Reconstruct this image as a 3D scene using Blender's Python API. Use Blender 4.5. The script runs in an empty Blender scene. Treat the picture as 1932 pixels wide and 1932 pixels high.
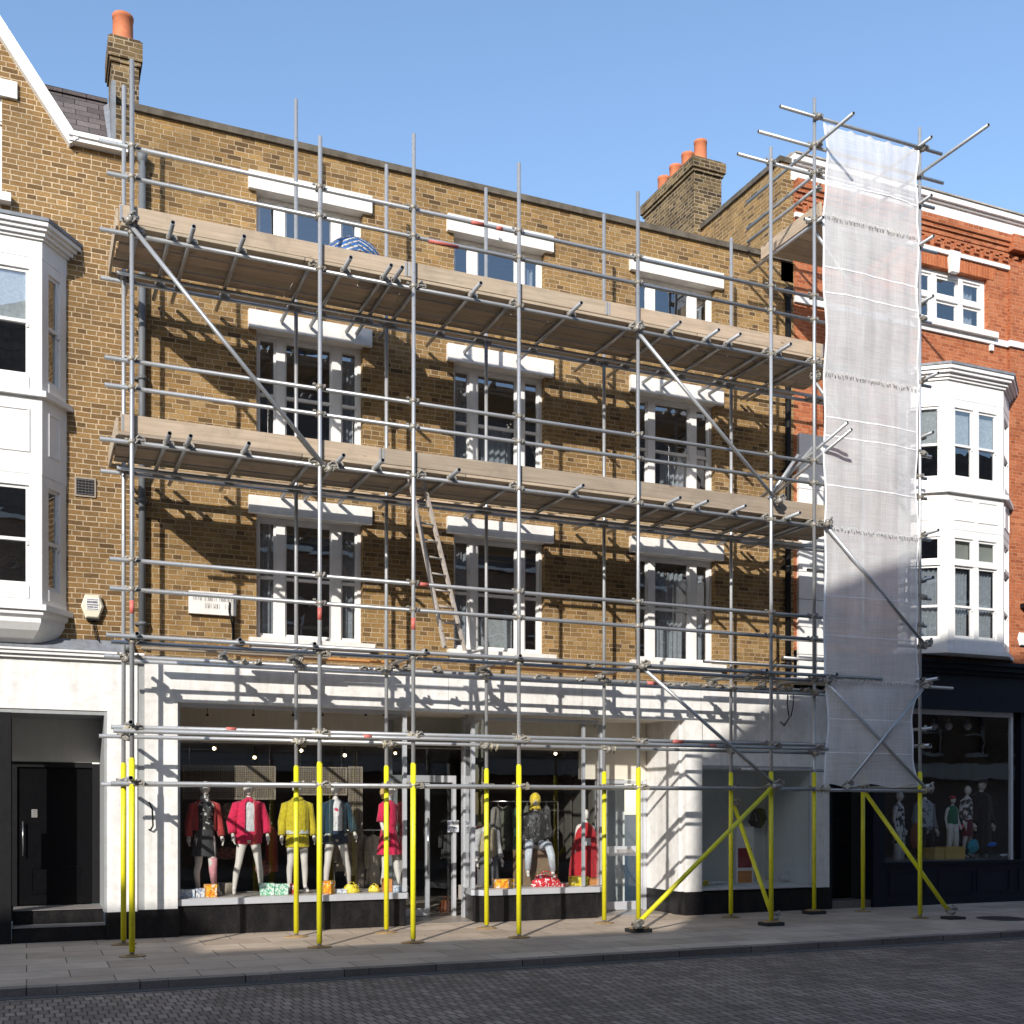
import bpy, math, random
from mathutils import Vector, Matrix
random.seed(7)
R = math.radians
sc = bpy.context.scene
COL = sc.collection

# ------------------------------------------------------------------ camera, sky, sun, exposure
YAW = 23.2018
cd = bpy.data.cameras.new('camera'); cam = bpy.data.objects.new('camera', cd); COL.objects.link(cam)
cam.location = (0, -17.5, 1.9)
cam.rotation_euler = (R(90), 0, -R(YAW))
cd.sensor_width = 36; cd.lens = 39.82; cd.shift_y = 0.2904; cd.clip_end = 3000
sc.camera = cam
SUN = Vector((0.80, 1.0, -0.60)).normalized()        # the way the light travels
EL = math.asin(-SUN.z); AZ = math.atan2(-SUN.x, -SUN.y)
w = bpy.data.worlds.new('World'); sc.world = w; w.use_nodes = True
nt = w.node_tree; sky = nt.nodes.new('ShaderNodeTexSky'); sky.sky_type = 'NISHITA'
sky.sun_disc = False; sky.sun_elevation = EL; sky.sun_rotation = AZ % (2*math.pi)
sky.air_density = 1.0; sky.dust_density = 0.6; sky.ozone_density = 1.6
bg = nt.nodes['Background']; bg.inputs['Strength'].default_value = 0.15
hs_ = nt.nodes.new('ShaderNodeHueSaturation'); hs_.inputs['Saturation'].default_value = 1.04
nt.links.new(sky.outputs[0], hs_.inputs['Color']); nt.links.new(hs_.outputs[0], bg.inputs[0])
ld = bpy.data.lights.new('sun', 'SUN'); ld.energy = 3.15; ld.angle = R(0.53); ld.color = (1.0, 0.945, 0.87)
sun = bpy.data.objects.new('sun', ld); COL.objects.link(sun)
sun.rotation_euler = SUN.to_track_quat('-Z', 'Y').to_euler(); sun.location = (-20, -30, 30)
vs = sc.view_settings; vs.view_transform = 'Standard'; vs.look = 'None'; vs.exposure = 0.80; vs.gamma = 1

SY, CY = math.sin(R(YAW)), math.cos(R(YAW))
def at(px, py, y):
    """point of the photograph (1932 px wide) on the plane at depth y"""
    xc = (px-966)/2137.; d = (y+17.5)/(CY-xc*SY)
    return d*(SY+xc*CY), 1.9-(py-1527)/2137.*d
def X(px, y): return at(px, 0, y)[0]

# ------------------------------------------------------------------ materials
def nodes_of(m):
    m.use_nodes = True; t = m.node_tree
    return t, t.nodes, t.links, t.nodes['Principled BSDF']
def N(t, kind, **kw):
    n = t.nodes.new(kind)
    for k, v in kw.items(): setattr(n, k, v)
    return n
def mathn(t, op, a, b=None, c=None):
    n = t.nodes.new('ShaderNodeMath'); n.operation = op
    for i, v in enumerate((a, b, c)):
        if v is None: continue
        if isinstance(v, (int, float)): n.inputs[i].default_value = v
        else: t.links.new(v, n.inputs[i])
    return n.outputs[0]
def mixc(t, fac, a, b, mode='MIX'):
    n = t.nodes.new('ShaderNodeMix'); n.data_type = 'RGBA'; n.blend_type = mode
    for i, v in ((0, fac), (6, a), (7, b)):
        if isinstance(v, (int, float)): n.inputs[i].default_value = v
        elif isinstance(v, tuple): n.inputs[i].default_value = (*v, 1)
        else: t.links.new(v, n.inputs[i])
    return n.outputs[2]
def noise(t, scale, detail=4, vec=None, rough=.55):
    n = N(t, 'ShaderNodeTexNoise'); n.inputs['Scale'].default_value = scale
    n.inputs['Detail'].default_value = detail; n.inputs['Roughness'].default_value = rough
    if vec is not None: t.links.new(vec, n.inputs['Vector'])
    return n.outputs[0]
def ramp(t, fac, stops, interp='LINEAR'):
    n = N(t, 'ShaderNodeValToRGB'); n.color_ramp.interpolation = interp
    e = n.color_ramp.elements
    while len(e) < len(stops): e.new(.5)
    for i, (p, c) in enumerate(stops):
        e[i].position = p; e[i].color = (*c, 1) if isinstance(c, tuple) else (c, c, c, 1)
    t.links.new(fac, n.inputs[0]); return n.outputs[0]
def wpos(t): return N(t, 'ShaderNodeNewGeometry').outputs['Position']
def mapped(t, sc3, vec=None):
    m = N(t, 'ShaderNodeMapping'); m.inputs['Scale'].default_value = sc3
    t.links.new(vec if vec is not None else wpos(t), m.inputs[0]); return m.outputs[0]
def bump(t, b, h, dist, strength=1):
    n = N(t, 'ShaderNodeBump'); n.inputs['Distance'].default_value = dist; n.inputs['Strength'].default_value = strength
    t.links.new(h, n.inputs['Height']); t.links.new(n.outputs[0], b.inputs['Normal'])

MATS = {}
def plain(name, col, rough=.6, metal=0, var=.12, scale=3., fine=0., bumpd=0., spec=.5, coat=0):
    if name in MATS: return MATS[name]
    m = bpy.data.materials.new(name); t, n, l, b = nodes_of(m)
    p = wpos(t)
    f = ramp(t, noise(t, scale, 6, p), [(.3, 1-var), (.7, 1+var)])
    c = mixc(t, 1, col, f, 'MULTIPLY')
    if fine: c = mixc(t, 1, c, ramp(t, noise(t, 90, 3, p), [(.3, 1-fine), (.7, 1+fine)]), 'MULTIPLY')
    l.new(c, b.inputs['Base Color'])
    l.new(mathn(t, 'ADD', mathn(t, 'MULTIPLY', noise(t, scale*4, 3, p), .2), rough-.1), b.inputs['Roughness'])
    b.inputs['Metallic'].default_value = metal; b.inputs['Specular IOR Level'].default_value = spec
    b.inputs['Coat Weight'].default_value = coat
    if bumpd: bump(t, b, noise(t, 45, 5, p), bumpd)
    MATS[name] = m; return m

def brick(name, stops, mortar, bw=.215, bh=.075, ms=.009, squash=.62, sf=3, stain=.25, bumpd=.006):
    m = bpy.data.materials.new(name); t, n, l, b = nodes_of(m)
    g = N(t, 'ShaderNodeNewGeometry'); s = N(t, 'ShaderNodeSeparateXYZ'); l.new(g.outputs['Position'], s.inputs[0])
    sn = N(t, 'ShaderNodeSeparateXYZ'); l.new(g.outputs['Normal'], sn.inputs[0])
    side = mathn(t, 'GREATER_THAN', mathn(t, 'ABSOLUTE', sn.outputs[0]), .6)
    mx = N(t, 'ShaderNodeMix'); l.new(side, mx.inputs[0]); l.new(s.outputs[0], mx.inputs[2]); l.new(s.outputs[1], mx.inputs[3])
    # a little wander so that the courses are not ruler-straight
    wn = mathn(t, 'MULTIPLY', mathn(t, 'SUBTRACT', noise(t, 1.7, 2, g.outputs['Position']), .5), .022)
    cv = N(t, 'ShaderNodeCombineXYZ'); l.new(mathn(t, 'ADD', mx.outputs[0], wn), cv.inputs[0]); l.new(mathn(t, 'ADD', s.outputs[2], wn), cv.inputs[1])
    br = N(t, 'ShaderNodeTexBrick', offset=.5, squash=squash, squash_frequency=sf)
    l.new(cv.outputs[0], br.inputs['Vector'])
    for k, v in (('Scale', 1), ('Mortar Size', ms), ('Mortar Smooth', .25), ('Bias', 0), ('Brick Width', bw), ('Row Height', bh)): br.inputs[k].default_value = v
    br.inputs['Color1'].default_value = (0, 0, 0, 1); br.inputs['Color2'].default_value = (1, 1, 1, 1); br.inputs['Mortar'].default_value = (.5, .5, .5, 1)
    c = ramp(t, br.outputs['Color'], stops)
    p = g.outputs['Position']
    c = mixc(t, 1, c, ramp(t, noise(t, 46, 5, p, .8), [(.30, .42), (.70, 1.55)]), 'MULTIPLY')
    mo = mixc(t, 1, mortar, ramp(t, noise(t, 5, 4, p), [(.3, .7), (.7, 1.2)]), 'MULTIPLY')
    c = mixc(t, br.outputs['Fac'], c, mo)
    c = mixc(t, 1, c, ramp(t, noise(t, .8, 6, p, .6), [(.32, 1-stain), (.66, 1+stain*.55)]), 'MULTIPLY')
    l.new(c, b.inputs['Base Color']); b.inputs['Roughness'].default_value = .9; b.inputs['Specular IOR Level'].default_value = .25
    h = mathn(t, 'SUBTRACT', mathn(t, 'MULTIPLY', noise(t, 60, 4, p), .5), br.outputs['Fac'])
    bump(t, b, h, bumpd)
    MATS[name] = m; return m

STOCK = [(0, (.10, .062, .028)), (.10, (.17, .10, .042)), (.35, (.24, .148, .058)), (.6, (.285, .176, .068)), (.8, (.24, .138, .05)), (.92, (.34, .205, .075)), (1, (.32, .215, .105))]
brick('stock_brick', STOCK, (.43, .33, .21), ms=.007)
brick('left_brick', [(0, (.12, .07, .03)), (.25, (.20, .12, .05)), (.6, (.255, .155, .062)), (.85, (.22, .125, .048)), (1, (.31, .185, .072))], (.50, .39, .26), ms=.008)
brick('sooty_brick', [(0, (.04, .027, .015)), (.4, (.10, .066, .03)), (.8, (.155, .105, .048)), (1, (.22, .15, .07))], (.30, .24, .165), stain=.45)
brick('red_brick', [(0, (.28, .080, .034)), (.4, (.38, .112, .044)), (.75, (.41, .13, .053)), (1, (.46, .165, .075))], (.48, .25, .15), bh=.07, ms=.006, stain=.16)
brick('soldier_brick', [(0, (.36, .10, .036)), (1, (.48, .15, .058))], (.52, .25, .14), bw=.075, bh=.6, ms=.006, squash=1, stain=.1)
brick('slate', [(0, (.10, .085, .085)), (1, (.17, .145, .14))], (.03, .03, .03), bw=.34, bh=.16, ms=.006, squash=1, stain=.2, bumpd=.01)
brick('far_brick', [(0, (.16, .09, .06)), (1, (.30, .17, .10))], (.35, .3, .25))

def floor_tiles(name, bw, bh, ms, stops, joint, swap=False, rough=.8, fine=.35, bumpd=.006, off=.5, blot=.25):
    m = bpy.data.materials.new(name); t, n, l, b = nodes_of(m)
    p = wpos(t); s = N(t, 'ShaderNodeSeparateXYZ'); l.new(p, s.inputs[0])
    wn = mathn(t, 'MULTIPLY', mathn(t, 'SUBTRACT', noise(t, 1.3, 3, p), .5), .05 if bw < .3 else .01)
    cv = N(t, 'ShaderNodeCombineXYZ')
    a, c_ = (s.outputs[1], s.outputs[0]) if swap else (s.outputs[0], s.outputs[1])
    l.new(mathn(t, 'ADD', a, wn), cv.inputs[0]); l.new(mathn(t, 'ADD', c_, wn), cv.inputs[1])
    br = N(t, 'ShaderNodeTexBrick', offset=off, squash=1, squash_frequency=2); l.new(cv.outputs[0], br.inputs['Vector'])
    for k, v in (('Scale', 1), ('Mortar Size', ms), ('Mortar Smooth', .35), ('Bias', 0), ('Brick Width', bw), ('Row Height', bh)): br.inputs[k].default_value = v
    br.inputs['Color1'].default_value = (0, 0, 0, 1); br.inputs['Color2'].default_value = (1, 1, 1, 1); br.inputs['Mortar'].default_value = (.5, .5, .5, 1)
    c = ramp(t, br.outputs['Color'], stops)
    c = mixc(t, 1, c, ramp(t, noise(t, 70, 5, p, .7), [(.3, 1-fine), (.7, 1+fine)]), 'MULTIPLY')
    c = mixc(t, 1, c, ramp(t, noise(t, .9, 6, p, .65), [(.3, 1-blot), (.7, 1+blot)]), 'MULTIPLY')
    c = mixc(t, br.outputs['Fac'], c, joint)
    # sparse pale gum spots
    vo = N(t, 'ShaderNodeTexVoronoi'); vo.inputs['Scale'].default_value = 2.3; l.new(p, vo.inputs['Vector'])
    c = mixc(t, mathn(t, 'MULTIPLY', mathn(t, 'LESS_THAN', vo.outputs['Distance'], .05), .25), c, (.06, .055, .05))
    l.new(c, b.inputs['Base Color']); b.inputs['Roughness'].default_value = rough
    l.new(mathn(t, 'ADD', mathn(t, 'MULTIPLY', noise(t, 3, 4, p), .3), rough-.15), b.inputs['Roughness'])
    bump(t, b, mathn(t, 'SUBTRACT', mathn(t, 'MULTIPLY', noise(t, 50, 4, p), .35), br.outputs['Fac']), bumpd)
    MATS[name] = m; return m
floor_tiles('road_setts', .10, .225, .010, blot=.38, stops= [(0, (.165, .122, .090)), (.5, (.225, .172, .132)), (1, (.295, .230, .178))], joint=(.052, .042, .034), bumpd=.012)
floor_tiles('paving_slabs', .92, .62, .008, [(0, (.35, .275, .205)), (1, (.47, .38, .295))], (.12, .10, .08), rough=.75, fine=.14, bumpd=.004, blot=.22)
floor_tiles('kerb_stone', 1.15, 3, .008, [(0, (.15, .125, .105)), (1, (.215, .182, .155))], (.025, .024, .022), rough=.8, fine=.3, bumpd=.005, off=0)

def painted(name, col, dirt=.12, rough=.45, streak=.5):
    m = bpy.data.materials.new(name); t, n, l, b = nodes_of(m)
    p = wpos(t)
    s1 = ramp(t, noise(t, 1, 6, mapped(t, (5, 5, .45), p), .65), [(.42, 0.), (.72, 1.)])
    s2 = ramp(t, noise(t, 7, 6, p, .7), [(.45, 0.), (.75, 1.)])
    k = mathn(t, 'MULTIPLY', mathn(t, 'ADD', mathn(t, 'MULTIPLY', s1, streak), mathn(t, 'MULTIPLY', s2, .5)), dirt*2)
    c = mixc(t, k, col, (col[0]*.45, col[1]*.42, col[2]*.37))
    l.new(c, b.inputs['Base Color'])
    l.new(mathn(t, 'ADD', mathn(t, 'MULTIPLY', noise(t, 9, 3, p), .25), rough-.12), b.inputs['Roughness'])
    bump(t, b, noise(t, 25, 4, p), .0015)
    MATS[name] = m; return m
painted('white_paint', (.80, .79, .77)); painted('white_stone', (.76, .74, .70), .25, .7)
painted('white_render', (.79, .78, .755), .34, .55); painted('cream_soffit', (.72, .66, .56), .1, .7)
painted('navy_paint', (.006, .009, .018), .3, .5); MATS['navy_paint'].node_tree.nodes['Principled BSDF'].inputs['Specular IOR Level'].default_value = .25; painted('black_paint', (.012, .012, .013), .3, .3)
painted('grey_panel', (.60, .57, .52), .15, .6); painted('lead', (.22, .24, .27), .5, .6)
painted('dark_coping', (.13, .11, .085), .8, .9); painted('iron_black', (.010, .010, .011), .3, .5)
painted('aluminium', (.60, .62, .66), .1, .38); MATS['aluminium'].node_tree.nodes['Principled BSDF'].inputs['Metallic'].default_value = .35
painted('gutter_grey', (.32, .33, .33), .3, .6); painted('alarm_cream', (.72, .66, .52), .15, .5)
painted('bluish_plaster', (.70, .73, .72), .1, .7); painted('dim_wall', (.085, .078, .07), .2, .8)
painted('room_wall', (.34, .33, .32), .2, .9)

def granite(name, col, k=.5):
    m = bpy.data.materials.new(name); t, n, l, b = nodes_of(m); p = wpos(t)
    vo = N(t, 'ShaderNodeTexVoronoi'); vo.inputs['Scale'].default_value = 120; l.new(p, vo.inputs['Vector'])
    c = mixc(t, ramp(t, vo.outputs['Distance'], [(.1, 1.), (.3, 0.)]), col, (col[0]+.08, col[1]+.075, col[2]+.07))
    c = mixc(t, ramp(t, noise(t, 3, 5, mapped(t, (2, 2, .8), p), .7), [(.45, 0.), (.8, k)]), c, (.16, .14, .12))
    l.new(c, b.inputs['Base Color']); b.inputs['Roughness'].default_value = .28
    MATS[name] = m
granite('black_granite', (.009, .009, .010), .12)
for k_ in ('iron_black', 'black_paint', 'black_granite'): MATS[k_].node_tree.nodes['Principled BSDF'].inputs['Specular IOR Level'].default_value = .22

def tube_mat(name, col, metal, rough, blotch, bcol):
    m = bpy.data.materials.new(name); t, n, l, b = nodes_of(m)
    oi = N(t, 'ShaderNodeObjectInfo'); p = wpos(t)
    v = N(t, 'ShaderNodeCombineXYZ'); l.new(mathn(t, 'MULTIPLY', oi.outputs['Random'], 40), v.inputs[0])
    va = N(t, 'ShaderNodeVectorMath', operation='ADD'); l.new(p, va.inputs[0]); l.new(v.outputs[0], va.inputs[1])
    f = ramp(t, noise(t, 2.2, 6, va.outputs[0], .7), [(.45, 0.), (.75, blotch)])
    c = mixc(t, f, col, bcol)
    c = mixc(t, 1, c, ramp(t, oi.outputs['Random'], [(0, .8), (1, 1.12)]), 'MULTIPLY')
    f2 = ramp(t, noise(t, 30, 3, va.outputs[0]), [(.62, 0.), (.7, blotch)])
    c = mixc(t, f2, c, (bcol[0]*.6, bcol[1]*.5, bcol[2]*.4))
    l.new(c, b.inputs['Base Color']); b.inputs['Metallic'].default_value = metal
    l.new(mathn(t, 'ADD', mathn(t, 'MULTIPLY', f, .25), rough), b.inputs['Roughness'])
    MATS[name] = m
tube_mat('galvanised', (.44, .45, .46), .5, .36, .5, (.27, .26, .24))
tube_mat('coupler_steel', (.34, .32, .28), .3, .5, .8, (.16, .12, .08))
tube_mat('yellow_sleeve', (.78, .72, .015), 0, .42, .5, (.50, .44, .05))
tube_mat('red_band', (.55, .14, .11), 0, .5, .3, (.5, .12, .1))
tube_mat('rusty_plate', (.36, .24, .11), .1, .7, .8, (.16, .11, .06))

def wood(name, a, c2, along='x'):
    m = bpy.data.materials.new(name); t, n, l, b = nodes_of(m); oi = N(t, 'ShaderNodeObjectInfo')
    p = wpos(t); v = N(t, 'ShaderNodeCombineXYZ'); l.new(mathn(t, 'MULTIPLY', oi.outputs['Random'], 30), v.inputs[1])
    va = N(t, 'ShaderNodeVectorMath', operation='ADD'); l.new(p, va.inputs[0]); l.new(v.outputs[0], va.inputs[1])
    f = noise(t, 1, 7, mapped(t, (1.2, 26, 26) if along == 'x' else (26, 1.2, 26), va.outputs[0]), .65)
    c = mixc(t, ramp(t, f, [(.3, 0.), (.7, 1.)]), a, c2)
    c = mixc(t, 1, c, ramp(t, oi.outputs['Random'], [(0, (.78, .74, .72)), (.5, (1, .96, .9)), (1, (1.22, 1.1, 1.02))]), 'MULTIPLY')
    kn = N(t, 'ShaderNodeTexVoronoi'); kn.inputs['Scale'].default_value = 1.6; l.new(mapped(t, (1, 3, 3), va.outputs[0]), kn.inputs['Vector'])
    c = mixc(t, ramp(t, kn.outputs['Distance'], [(.03, .8), (.09, 0.)]), c, (.10, .06, .035))
    c = mixc(t, ramp(t, noise(t, 2.5, 5, va.outputs[0], .7), [(.5, 0.), (.8, .5)]), c, (.16, .13, .10))
    l.new(c, b.inputs['Base Color']); b.inputs['Roughness'].default_value = .85
    bump(t, b, f, .003); MATS[name] = m
wood('scaffold_board', (.31, .26, .195), (.45, .385, .30)); wood('scaffold_board_y', (.31, .26, .195), (.45, .385, .30), 'y')
wood('orange_board', (.50, .20, .06), (.62, .30, .10)); wood('ladder_wood', (.36, .35, .33), (.50, .49, .47), 'y')
wood('shop_shelf', (.30, .17, .09), (.42, .26, .15))

def glass(name, refl=1.7, tint=(.80, .85, .85), base=.02):
    m = bpy.data.materials.new(name); t, n, l, b = nodes_of(m); n.remove(b)
    out = n['Material Output']; g = N(t, 'ShaderNodeNewGeometry'); dp = N(t, 'ShaderNodeVectorMath', operation='DOT_PRODUCT'); l.new(g.outputs['Normal'], dp.inputs[0]); l.new(g.outputs['Incoming'], dp.inputs[1])
    fr = mathn(t, 'ADD', .04, mathn(t, 'MULTIPLY', .96, mathn(t, 'POWER', mathn(t, 'SUBTRACT', 1, mathn(t, 'ABSOLUTE', dp.outputs['Value'])), 5)))
    gl = N(t, 'ShaderNodeBsdfGlossy'); gl.inputs['Roughness'].default_value = .0
    bp = N(t, 'ShaderNodeBump'); bp.inputs['Distance'].default_value = .004; bp.inputs['Strength'].default_value = .35
    l.new(noise(t, 1.6, 2, wpos(t)), bp.inputs['Height']); l.new(bp.outputs[0], gl.inputs['Normal'])
    tr = N(t, 'ShaderNodeBsdfTransparent'); tr.inputs[0].default_value = (*tint, 1)
    mx = N(t, 'ShaderNodeMixShader'); l.new(mathn(t, 'ADD', mathn(t, 'MULTIPLY', fr, refl), base), mx.inputs[0])
    l.new(tr.outputs[0], mx.inputs[1]); l.new(gl.outputs[0], mx.inputs[2]); l.new(mx.outputs[0], out.inputs[0])
    MATS[name] = m
glass('window_glass', 3.6, (.66, .71, .74), .14); glass('shop_glass', 1.5, (.93, .95, .95), .015)

def netting(name):
    m = bpy.data.materials.new(name); t, n, l, b = nodes_of(m); out = n['Material Output']
    n.remove(b); p = wpos(t)
    df = N(t, 'ShaderNodeBsdfDiffuse'); tl = N(t, 'ShaderNodeBsdfTranslucent'); tr = N(t, 'ShaderNodeBsdfTransparent')
    c = mixc(t, noise(t, 3, 4, p), (.76, .77, .78), (.88, .88, .88))
    l.new(c, df.inputs[0]); l.new(c, tl.inputs[0])
    m1 = N(t, 'ShaderNodeMixShader'); m1.inputs[0].default_value = .38; l.new(df.outputs[0], m1.inputs[1]); l.new(tl.outputs[0], m1.inputs[2])
    thr = noise(t, 1, 3, mapped(t, (90, 1, 2.2), p), .6); thr2 = noise(t, 1, 3, mapped(t, (2, 1, 70), p), .6)
    f = mathn(t, 'ADD', mathn(t, 'MULTIPLY', mathn(t, 'ADD', thr, thr2), .45), mathn(t, 'MULTIPLY', noise(t, 1.4, 3, p), .18))
    f = mathn(t, 'ADD', f, .25)
    m2 = N(t, 'ShaderNodeMixShader'); l.new(f, m2.inputs[0]); l.new(tr.outputs[0], m2.inputs[1]); l.new(m1.outputs[0], m2.inputs[2])
    l.new(m2.outputs[0], out.inputs[0]); MATS[name] = m
netting('net_fabric')

def cloth(name, col, pat=None, rough=.85, fold=.035):
    if name in MATS: return MATS[name]
    m = bpy.data.materials.new(name); t, n, l, b = nodes_of(m)
    tc = N(t, 'ShaderNodeTexCoord').outputs['Object']
    c = mixc(t, 1, col, ramp(t, noise(t, 22, 4, tc), [(.3, .78), (.7, 1.15)]), 'MULTIPLY')
    if pat:
        c = mixc(t, ramp(t, noise(t, pat[1], 3, tc, .6), [(pat[2], 0.), (pat[2]+.03, 1.)]), c, pat[0])
    l.new(c, b.inputs['Base Color']); b.inputs['Roughness'].default_value = rough
    b.inputs['Sheen Weight'].default_value = .15
    bump(t, b, noise(t, 9, 5, mapped(t, (1.5, 1.5, .7), tc), .6), fold, 1.); MATS[name] = m; return m
cloth('curtain', (.55, .56, .58), fold=.004); cloth('blind', (.78, .77, .74), fold=.001); cloth('curtain_dark', (.25, .26, .30), fold=.004)
plain('mannequin_skin', (.62, .58, .54), .45, var=.05); plain('terracotta', (.50, .16, .07), .8, var=.18, scale=6, fine=.15)
plain('rubber_and_bore_shade', (.02, .02, .02), .8); plain('chrome', (.6, .6, .6), .2, .9); plain('door_gloss', (.004, .004, .005), .35, var=.05, spec=.15)
plain('paper', (.75, .73, .68), .8, fine=.1); plain('ink', (.08, .08, .10), .7)
def lamp_mat():
    m = bpy.data.materials.new('lamp_glow'); t, n, l, b = nodes_of(m)
    b.inputs['Emission Color'].default_value = (1, .72, .42, 1); b.inputs['Emission Strength'].default_value = 9
    MATS['lamp_glow'] = m
lamp_mat()
def printed(name, base, inks, scale=9):
    m = bpy.data.materials.new(name); t, n, l, b = nodes_of(m); tc = N(t, 'ShaderNodeTexCoord').outputs['Object']
    vo = N(t, 'ShaderNodeTexVoronoi', distance='CHEBYCHEV'); vo.inputs['Scale'].default_value = scale; l.new(tc, vo.inputs['Vector'])
    s = N(t, 'ShaderNodeSeparateColor'); l.new(vo.outputs['Color'], s.inputs[0])
    st = [(0, base)] + [(.35+.6*i/len(inks), c) for i, c in enumerate(inks)]
    c = ramp(t, s.outputs[0], st, 'CONSTANT'); l.new(c, b.inputs['Base Color']); b.inputs['Roughness'].default_value = .5
    MATS[name] = m

# ------------------------------------------------------------------ mesh helpers
def wloc(o):
    v = Vector((0, 0, 0))
    while o is not None: v += o.location; o = o.parent
    return v
class MB:
    def __init__(s, T=None): s.v = []; s.f = []; s.T = T; s.sm = []; s.bore = []
    def p(s, co):
        co = Vector(co)
        s.v.append(s.T @ co if s.T is not None else co); return len(s.v)-1
    def face(s, pts, smooth=False):
        s.f.append([s.p(q) for q in pts]); s.sm.append(smooth)
    def box(s, x0, x1, y0, y1, z0, z1):
        i = [s.p((x, y, z)) for z in (z0, z1) for y in (y0, y1) for x in (x0, x1)]
        for q in ((0, 2, 3, 1), (4, 5, 7, 6), (0, 1, 5, 4), (2, 6, 7, 3), (0, 4, 6, 2), (1, 3, 7, 5)):
            s.f.append([i[k] for k in q]); s.sm.append(False)
        return s
    def obox(s, c, ax, ay, az, hx, hy, hz):
        c = Vector(c); i = []
        for sz in (-1, 1):
            for sy in (-1, 1):
                for sx in (-1, 1): i.append(s.p(c+ax*hx*sx+ay*hy*sy+az*hz*sz))
        for q in ((0, 2, 3, 1), (4, 5, 7, 6), (0, 1, 5, 4), (2, 6, 7, 3), (0, 4, 6, 2), (1, 3, 7, 5)):
            s.f.append([i[k] for k in q]); s.sm.append(False)
        return s
    def tube(s, a, b, r, r2=None, n=14, caps=True, hollow=False):
        a, b = Vector(a), Vector(b); d = (b-a).normalized()
        u = d.orthogonal().normalized(); w_ = d.cross(u); r2 = r if r2 is None else r2
        A = []; B = []
        for k in range(n):
            t = 2*math.pi*k/n; o = u*math.cos(t)+w_*math.sin(t)
            A.append(s.p(a+o*r)); B.append(s.p(b+o*r2))
        for k in range(n):
            j = (k+1) % n; s.f.append([A[k], A[j], B[j], B[k]]); s.sm.append(True)
        if hollow:
            for (c, L, e, rr) in ((a, A, 1, r), (b, B, -1, r2)):
                I = []; D = []
                for k in range(n):
                    t = 2*math.pi*k/n; o = u*math.cos(t)+w_*math.sin(t)
                    I.append(s.p(c+o*rr*.84)); D.append(s.p(c+o*rr*.84+d*e*.12))
                for k in range(n):
                    j = (k+1) % n
                    q1 = [L[k], L[j], I[j], I[k]]; q2 = [I[k], I[j], D[j], D[k]]
                    if e == 1: q1.reverse(); q2.reverse()
                    s.f.append(q1); s.f.append(q2); s.bore.append(len(s.f)-1); s.sm += [False, True]
                s.bore.append(len(s.f)); s.f.append(D if e == -1 else D[::-1]); s.sm.append(False)
        elif caps:
            s.f.append(A[::-1]); s.f.append(B); s.sm += [False, False]
        return s
    def path(s, pts, r, n=8):
        for a, b in zip(pts, pts[1:]): s.tube(a, b, r, n=n)
        return s
    def prism(s, poly, y0, y1):            # poly in (x,z)
        A = [s.p((x, y0, z)) for x, z in poly]; B = [s.p((x, y1, z)) for x, z in poly]
        n = len(poly); s.f.append(A); s.f.append(B[::-1]); s.sm += [False, False]
        for k in range(n):
            j = (k+1) % n; s.f.append([A[j], A[k], B[k], B[j]]); s.sm.append(False)
        return s
    def hprism(s, poly, z0, z1):           # poly in (x,y)
        A = [s.p((x, y, z0)) for x, y in poly]; B = [s.p((x, y, z1)) for x, y in poly]
        n = len(poly); s.f.append(A[::-1]); s.f.append(B); s.sm += [False, False]
        for k in range(n):
            j = (k+1) % n; s.f.append([A[k], A[j], B[j], B[k]]); s.sm.append(False)
        return s
    def rings(s, rs, closed=True, cap=True, smooth=True):
        """rs: list of lists of points"""
        I = [[s.p(q) for q in r] for r in rs]; n = len(I[0])
        for a, b in zip(I, I[1:]):
            for k in range(n if closed else n-1):
                j = (k+1) % n; s.f.append([a[k], a[j], b[j], b[k]]); s.sm.append(smooth)
        if cap and closed: s.f.append(I[0][::-1]); s.f.append(I[-1]); s.sm += [smooth, smooth]
        return s
    def loft(s, secs, n=18, a0=0, a1=2*math.pi, fold=0, k=9, cap=True, ph=0):
        """secs: (cx,cy,cz,rx,ry[,foldscale])"""
        full = a1-a0 > 6.28; rs = []
        for i, q in enumerate(secs):
            cx, cy, cz, rx, ry = q[:5]; fs = q[5] if len(q) > 5 else 1; r = []
            for j in range(n if full else n+1):
                t = a0+(a1-a0)*j/n; g = 1+fold*fs*math.sin(k*t+ph+i*.35)
                r.append((cx+rx*g*math.cos(t), cy+ry*g*math.sin(t), cz))
            rs.append(r)
        return s.rings(rs, full, cap)
    def limb(s, pts, n=10):
        """pts: (co, r) smooth tapered tube"""
        P_ = [Vector(q[0]) for q in pts]; rs = []; u = None
        for i, q in enumerate(pts):
            d = (P_[min(i+1, len(P_)-1)]-P_[max(i-1, 0)]).normalized()
            u = d.orthogonal().normalized() if u is None else (u-d*u.dot(d)).normalized()
            w_ = d.cross(u); rs.append([P_[i]+(u*math.cos(2*math.pi*k/n)+w_*math.sin(2*math.pi*k/n))*q[1] for k in range(n)])
        return s.rings(rs)
    def ell(s, c, rx, ry, rz, n=14, m=9):
        rs = []
        for i in range(m+1):
            t = math.pi*(i+.02)/(m+.04)
            rs.append([(c[0]+rx*math.sin(t)*math.cos(2*math.pi*k/n), c[1]+ry*math.sin(t)*math.sin(2*math.pi*k/n), c[2]-rz*math.cos(t)) for k in range(n)])
        return s.rings(rs)
    def mesh(s, name, off=Vector((0, 0, 0))):
        me = bpy.data.meshes.new(name); me.from_pydata([tuple(q-off) for q in s.v], [], s.f)
        me.polygons.foreach_set('use_smooth', s.sm); me.update(); return me
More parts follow.
